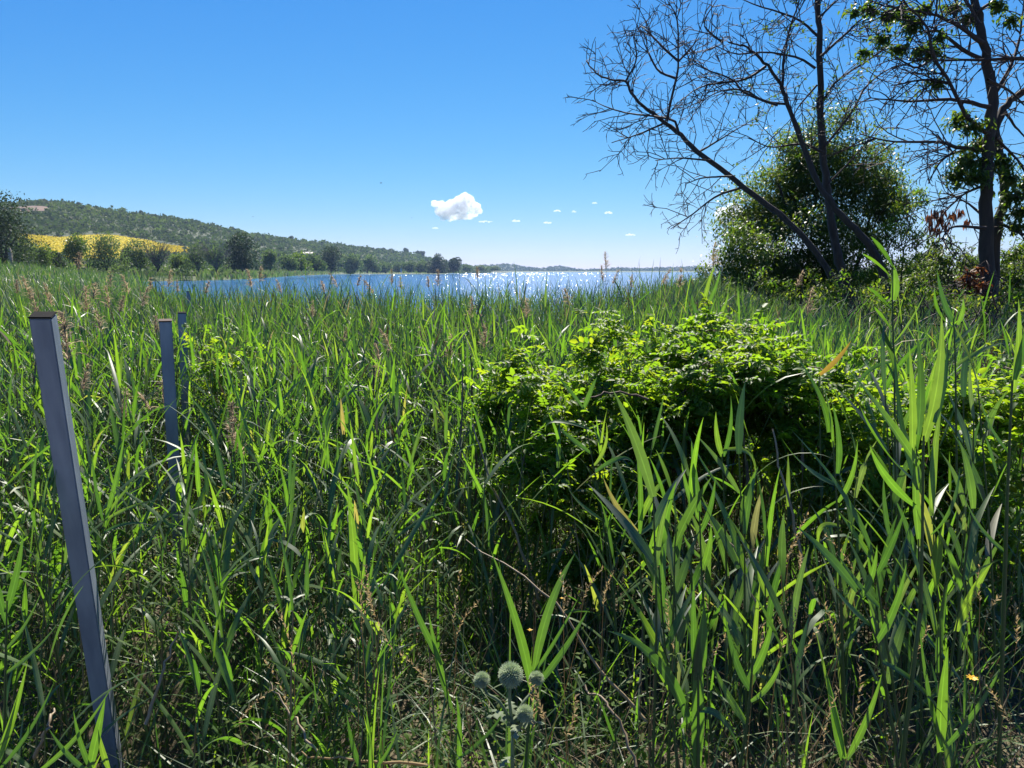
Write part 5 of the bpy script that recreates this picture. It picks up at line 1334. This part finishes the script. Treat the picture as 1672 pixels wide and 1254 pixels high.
tag(link('undergrowth', mb.mesh('undergrowth', M['herb_leaf'])), 'low leafy herbs covering the ground between reeds', kind='stuff')
N = 5200
y = np.sqrt(g.uniform(1.5 ** 2, 5.5 ** 2, N)); x = g.uniform(-.82, .82, N) * y
z = ground_z(x, y) - .01
PT, W, S_ = arc_leaves(np.stack([x, y, z], 1), g.uniform(.15, .75, N), g.uniform(0, 2 * PI, N), g.uniform(.6, 1.5, N), g.uniform(0, 1.3, N), g.uniform(.004, .011, N), 6)
mb = MB(); V, Q, R = ribbons(PT, W, S_, 0, g.uniform(0, .9, N), 2); mb.add(V, Q, None, R)
tag(link('grass', mb.mesh('grass', M['reed_leaf'])), 'thin green grass blades between the reed stems', kind='stuff')
N = 5200
y = np.sqrt(g.uniform(1.5 ** 2, 4.6 ** 2, N)); x = g.uniform(-.82, .82, N) * y
k = g.uniform(0, 1, N) < np.where(x > .2, 1, .35); x, y = x[k], y[k]; N = len(x)
z = ground_z(x, y) + .0
PT, W, S_ = arc_leaves(np.stack([x, y, z], 1), g.uniform(.15, .65, N), g.uniform(0, 2 * PI, N), g.uniform(.05, 1.45, N), g.uniform(-.2, .5, N), g.uniform(.003, .007, N), 4)
mb = MB(); V, Q, R = ribbons(PT, W, S_, 0, g.uniform(0, 1, N), 2); mb.add(V, Q, None, R)
tag(link('dry_litter', mb.mesh('dry_litter', M['litter'])), 'dry broken stalks and straw lying and standing under the reeds', kind='stuff')

# --- golden seed grasses
def seed_head(g, L=.13, n=26):
    t = np.linspace(0, 1, n); B = np.zeros((n, 3)); B[:, 2] = t * L; B[:, 0] = .25 * L * t ** 2
    PT, W, S_ = arc_leaves(B, g.uniform(.010, .016, n), np.arange(n) * 2.4, g.uniform(.7, 1.2, n), g.uniform(0, .5, n), np.full(n, .0048), 4)
    mb = MB(); V, Q, R = ribbons(PT, W, S_, .3, g.uniform(0, 1, n), 2); mb.add(V, Q, None, R)
    return mb.mesh('seed_head', M['straw'])
SH = [seed_head(g, g.uniform(.09, .16)) for _ in range(5)]
SG = [(953, 975, 1.9), (1288, 905, 2.0), (1275, 940, 2.0), (1308, 945, 1.9), (1395, 935, 2.1), (1274, 1075, 1.75), (1290, 1070, 1.75), (1300, 1095, 1.7), (1345, 1210, 1.6), (1395, 1170, 1.6), (590, 1000, 1.9), (605, 985, 1.95), (612, 1010, 1.9), (585, 1060, 1.85), (480, 1090, 1.75), (890, 1180, 1.6), (925, 1200, 1.6), (870, 1200, 1.6), (740, 1020, 1.9), (745, 1040, 1.9), (1660, 1050, 1.7), (1650, 1180, 1.6), (1610, 1010, 1.9), (1580, 1020, 2.0), (920, 1000, 1.9), (985, 990, 2.0), (1065, 985, 2.0), (390, 1180, 1.65), (470, 1160, 1.7), (1230, 1100, 1.8), (1600, 980, 2.1), (700, 1120, 1.7), (640, 1060, 1.8), (1155, 1100, 1.75), (1100, 1060, 1.9), (1490, 1080, 1.8), (1370, 1060, 1.85)]
for k, (px, py, D) in enumerate(SG):
    top = P(px, py, D); z = float(ground_z(np.array([top[0]]), np.array([top[1]]))[0]); H = top[2] - z
    ln = g.normal(0, .12, 2); t = np.linspace(0, 1, 6)
    c = np.stack([-ln[0] * H * (1 - t) ** 1.4, -ln[1] * H * (1 - t) ** 1.4, (t - 1) * H], 1)
    mb = MB(); V, Q, R = tubes(c[None], np.linspace(.0013, .0008, 6)[None], 4); mb.add(V, Q)
    root = link('seed_grass', mb.mesh('seed_grass', M['straw']), loc=tuple(top)); tag(root, 'golden ripe grass stalk with seed head in the front grass', 'grass stalk', 'golden seed grasses in front')
    o = link('seed_head', SH[k % 5], root); o.rotation_euler = (g.normal(0, .3), g.normal(0, .3), g.uniform(0, 6.28))

# --- dead stalks and sticks
def stick(pts, r0, r1, label, mat='dry_stem', name='dead_stalk'):
    c = resample(np.array(pts), 14) + g.normal(0, .004, (14, 3))
    mb = MB(); V, Q, R = tubes((c - c[0])[None], np.linspace(r0, r1, 14)[None], 6); mb.add(V, Q)
    tag(link(name, mb.mesh(name, M[mat], True), loc=tuple(c[0])), label, 'stalk')
stick([P(612, 1010, 4.3), P(610, 830, 4.4), P(608, 700, 4.4), P(612, 600, 4.5)], .012, .005, 'dark dead upright stalk left of centre in the reeds', 'bramble_stem')
stick([P(752, 900, 3.6), P(750, 760, 3.6), P(757, 600, 3.7)], .008, .004, 'brown dead stalk standing right of the dark stalk')
stick([P(772, 900, 3.7), P(778, 760, 3.8), P(768, 580, 3.9)], .010, .004, 'grey brown dead stalk, right one of two close together', 'bramble_stem')
stick([P(890, 1010, 3.0), P(850, 890, 3.0), P(800, 780, 3.1), P(770, 690, 3.2)], .008, .003, 'long brown stick leaning left from mid reeds')
stick([P(1060, 1180, 2.2), P(970, 1080, 2.3), P(890, 970, 2.4), P(760, 880, 2.6)], .006, .002, 'long thin dry stalk slanting above the thistle')
stick([P(1040, 1250, 1.9), P(1000, 1160, 2.0), P(950, 1120, 2.1)], .005, .003, 'thin dry stalk slanting low right of the thistle')
stick([P(235, 1190, 2.0), P(262, 1110, 2.05), P(290, 1030, 2.1)], .006, .003, 'grey brown dead stick right of the leaning post')
stick([P(60, 1240, 1.9), P(75, 1190, 1.9), P(88, 1160, 1.95)], .006, .003, 'short dead stick left of the leaning post')
stick([P(700, 1250, 1.8), P(560, 1238, 1.85), P(480, 1232, 1.9)], .004, .002, 'pale dry stalk lying low in the front grass', 'straw')
stick([P(520, 1230, 1.9), P(470, 1160, 2.0), P(440, 1115, 2.05)], .004, .002, 'thin grey stick slanting in the front grass')
stick([P(1060, 650, 3.2), P(1000, 640, 3.2), P(950, 652, 3.15)], .006, .003, 'reddish bramble cane arching across the bush front', 'bramble_stem')
stick([P(1330, 980, 2.5), P(1290, 830, 2.6), P(1260, 700, 2.7)], .006, .003, 'dead stalk leaning in the dark bramble shade')
stick([P(1240, 1010, 2.2), P(1200, 900, 2.3), P(1150, 850, 2.4)], .004, .002, 'thin bent dead stalk under the bramble')

# ------------------------------------------------------------------ globe thistle
g = np.random.default_rng(61)
DTH = 1.62
def globe(root, c, r):
    nu, nv = 14, 9
    th = np.linspace(0, 2 * PI, nu, endpoint=False); ph = np.linspace(.05, PI - .05, nv); TH, PH = np.meshgrid(th, ph, indexing='ij')
    idx = np.arange(nu * nv).reshape(nu, nv); nx = np.roll(idx, -1, axis=0)
    mb = MB(); mb.add(np.stack([np.sin(PH) * np.cos(TH), np.sin(PH) * np.sin(TH), np.cos(PH)], -1) * r * .72 + c, np.stack([idx[:, :-1], idx[:, 1:], nx[:, 1:], nx[:, :-1]], -1).reshape(-1, 4))
    head = link('flower_head', mb.mesh('flower_head', M['thistle_core'], True), root)
    n = 330; k = np.arange(n) + .5; pz = 1 - 2 * k / n; a = k * PI * (1 + 5 ** .5)
    d = np.stack([np.sqrt(1 - pz ** 2) * np.cos(a), np.sqrt(1 - pz ** 2) * np.sin(a), pz], 1)
    PT = np.stack([c + d * r * .68, c + d * r * .88, c + d * r * 1.15 * g.uniform(.94, 1.05, (n, 1))], 1)
    V, Q, R = tubes(PT, np.array([[r * .085, r * .065, r * .008]]).repeat(n, 0), 4, g.uniform(0, 1, n))
    mb = MB(); mb.add(V, Q, None, R); link('spines', mb.mesh('spines', M['thistle']), head, kind='stuff')
hb = P(835, 1215, DTH); hb[2] = float(ground_z(np.array([hb[0]]), np.array([hb[1]]))[0])
th = link('globe_thistle', None, loc=tuple(hb)); tag(th, 'globe thistle with four round spiny grey green heads', 'thistle')
heads = [(834, 1102, 20.0, 0), (787, 1110, 13, .03), (876, 1108, 12, .06), (857, 1165, 14, -.02)]
HP = [P(px, py, DTH + dd) - hb for px, py, r, dd in heads]
def stem(pts, r0, r1):
    c = resample(np.array(pts), 10); mb = MB(); V, Q, R = tubes(c[None], np.linspace(r0, r1, 10)[None], 6); mb.add(V, Q); link('stem', mb.mesh('stem', M['thistle_leaf'], True), th)
node = P(838, 1185, DTH) - hb
stem([(0, 0, -.02), P(837, 1215, DTH) - hb, node, P(832, 1150, DTH) - hb, HP[0]], .0055, .004)
stem([node, P(815, 1145, DTH) - hb, P(795, 1132, DTH + .02) - hb, HP[1]], .004, .003)
stem([node, P(852, 1150, DTH + .02) - hb, P(868, 1130, DTH + .05) - hb, HP[2]], .004, .003)
stem([P(840, 1200, DTH) - hb, P(850, 1185, DTH - .01) - hb, HP[3]], .004, .003)
for hp, (px, py, r, dd) in zip(HP, heads): globe(th, hp, r / F * (DTH + dd) * 1.02)
for k in range(8):
    c = [P(838, 1190 - 4 * k, DTH) - hb, P(838, 1235, DTH) - hb][k > 6]
    az = k * 2.4; L = g.uniform(.06, .11)
    PT, W, S_ = arc_leaves(c[None], np.array([L]), np.array([az]), np.array([.6]), np.array([1.2]), np.array([.020]), 10)
    W = W * (1 + .75 * (np.arange(10) % 2 * 2 - 1))[None]
    mb = MB(); V, Q, R = ribbons(PT, W, S_, .3, np.array([.5]), 3); mb.add(V, Q, None, R); link('leaf', mb.mesh('leaf', M['thistle_leaf']), th)

# ------------------------------------------------------------------ yellow flowers
def flower(px, py, D, r, label, npet=16):
    c = P(px, py, D); z = float(ground_z(np.array([c[0]]), np.array([c[1]]))[0]); H = c[2] - z
    t = np.linspace(0, 1, 8)
    mb = MB(); V, Q, R = tubes(np.stack([.03 * np.sin(t * 3), 0 * t, (t - 1) * H], 1)[None], np.linspace(.002, .0014, 8)[None], 5); mb.add(V, Q)
    root = link('yellow_flower', mb.mesh('yellow_flower', M['reed_stem'], True), loc=tuple(c)); tag(root, label, 'flower')
    petal = None
    for k in range(npet):
        if petal is None:
            PT, W, S_ = arc_leaves(np.zeros((1, 3)), np.array([r]), np.zeros(1), np.array([.55]), np.array([.7]), np.array([r * .42]), 5)
            W = np.array([[.3, .8, 1, .9, .5]]) * r * .2
            mb = MB(); V, Q, R = ribbons(PT, W, S_, .2, np.zeros(1), 3); mb.add(V, Q, None, R); petal = mb.mesh('petal', M['yellow_petal'])
        o = link('petal', petal, root); o.rotation_euler = (.25, 0, k * 2 * PI / npet + (k % 2) * .1); s = 1 - .25 * (k % 2); o.scale = (s, s, s)
    for k in range(3):
        o = link('leaf', LP[k], root, loc=(0, 0, -H * (.3 + .2 * k))); o.rotation_euler = (0, 0, k * 2.2); o.scale = (.25, .4, .25)
flower(1587, 1108, 1.55, .0135, 'yellow daisy like flower in the dark lower right')
flower(865, 1029, 2.1, .009, 'small yellow flower above the thistle between the broad blades', 8)
flower(917, 977, 2.3, .007, 'tiny yellow flower higher right above the thistle', 8)
print('REEDS', NREED, 'TRIS', sum(len(o.data.loop_triangles) or len(o.data.polygons) * 2 for o in scene.objects if o.type == 'MESH'), 'OBJ', len(scene.objects))
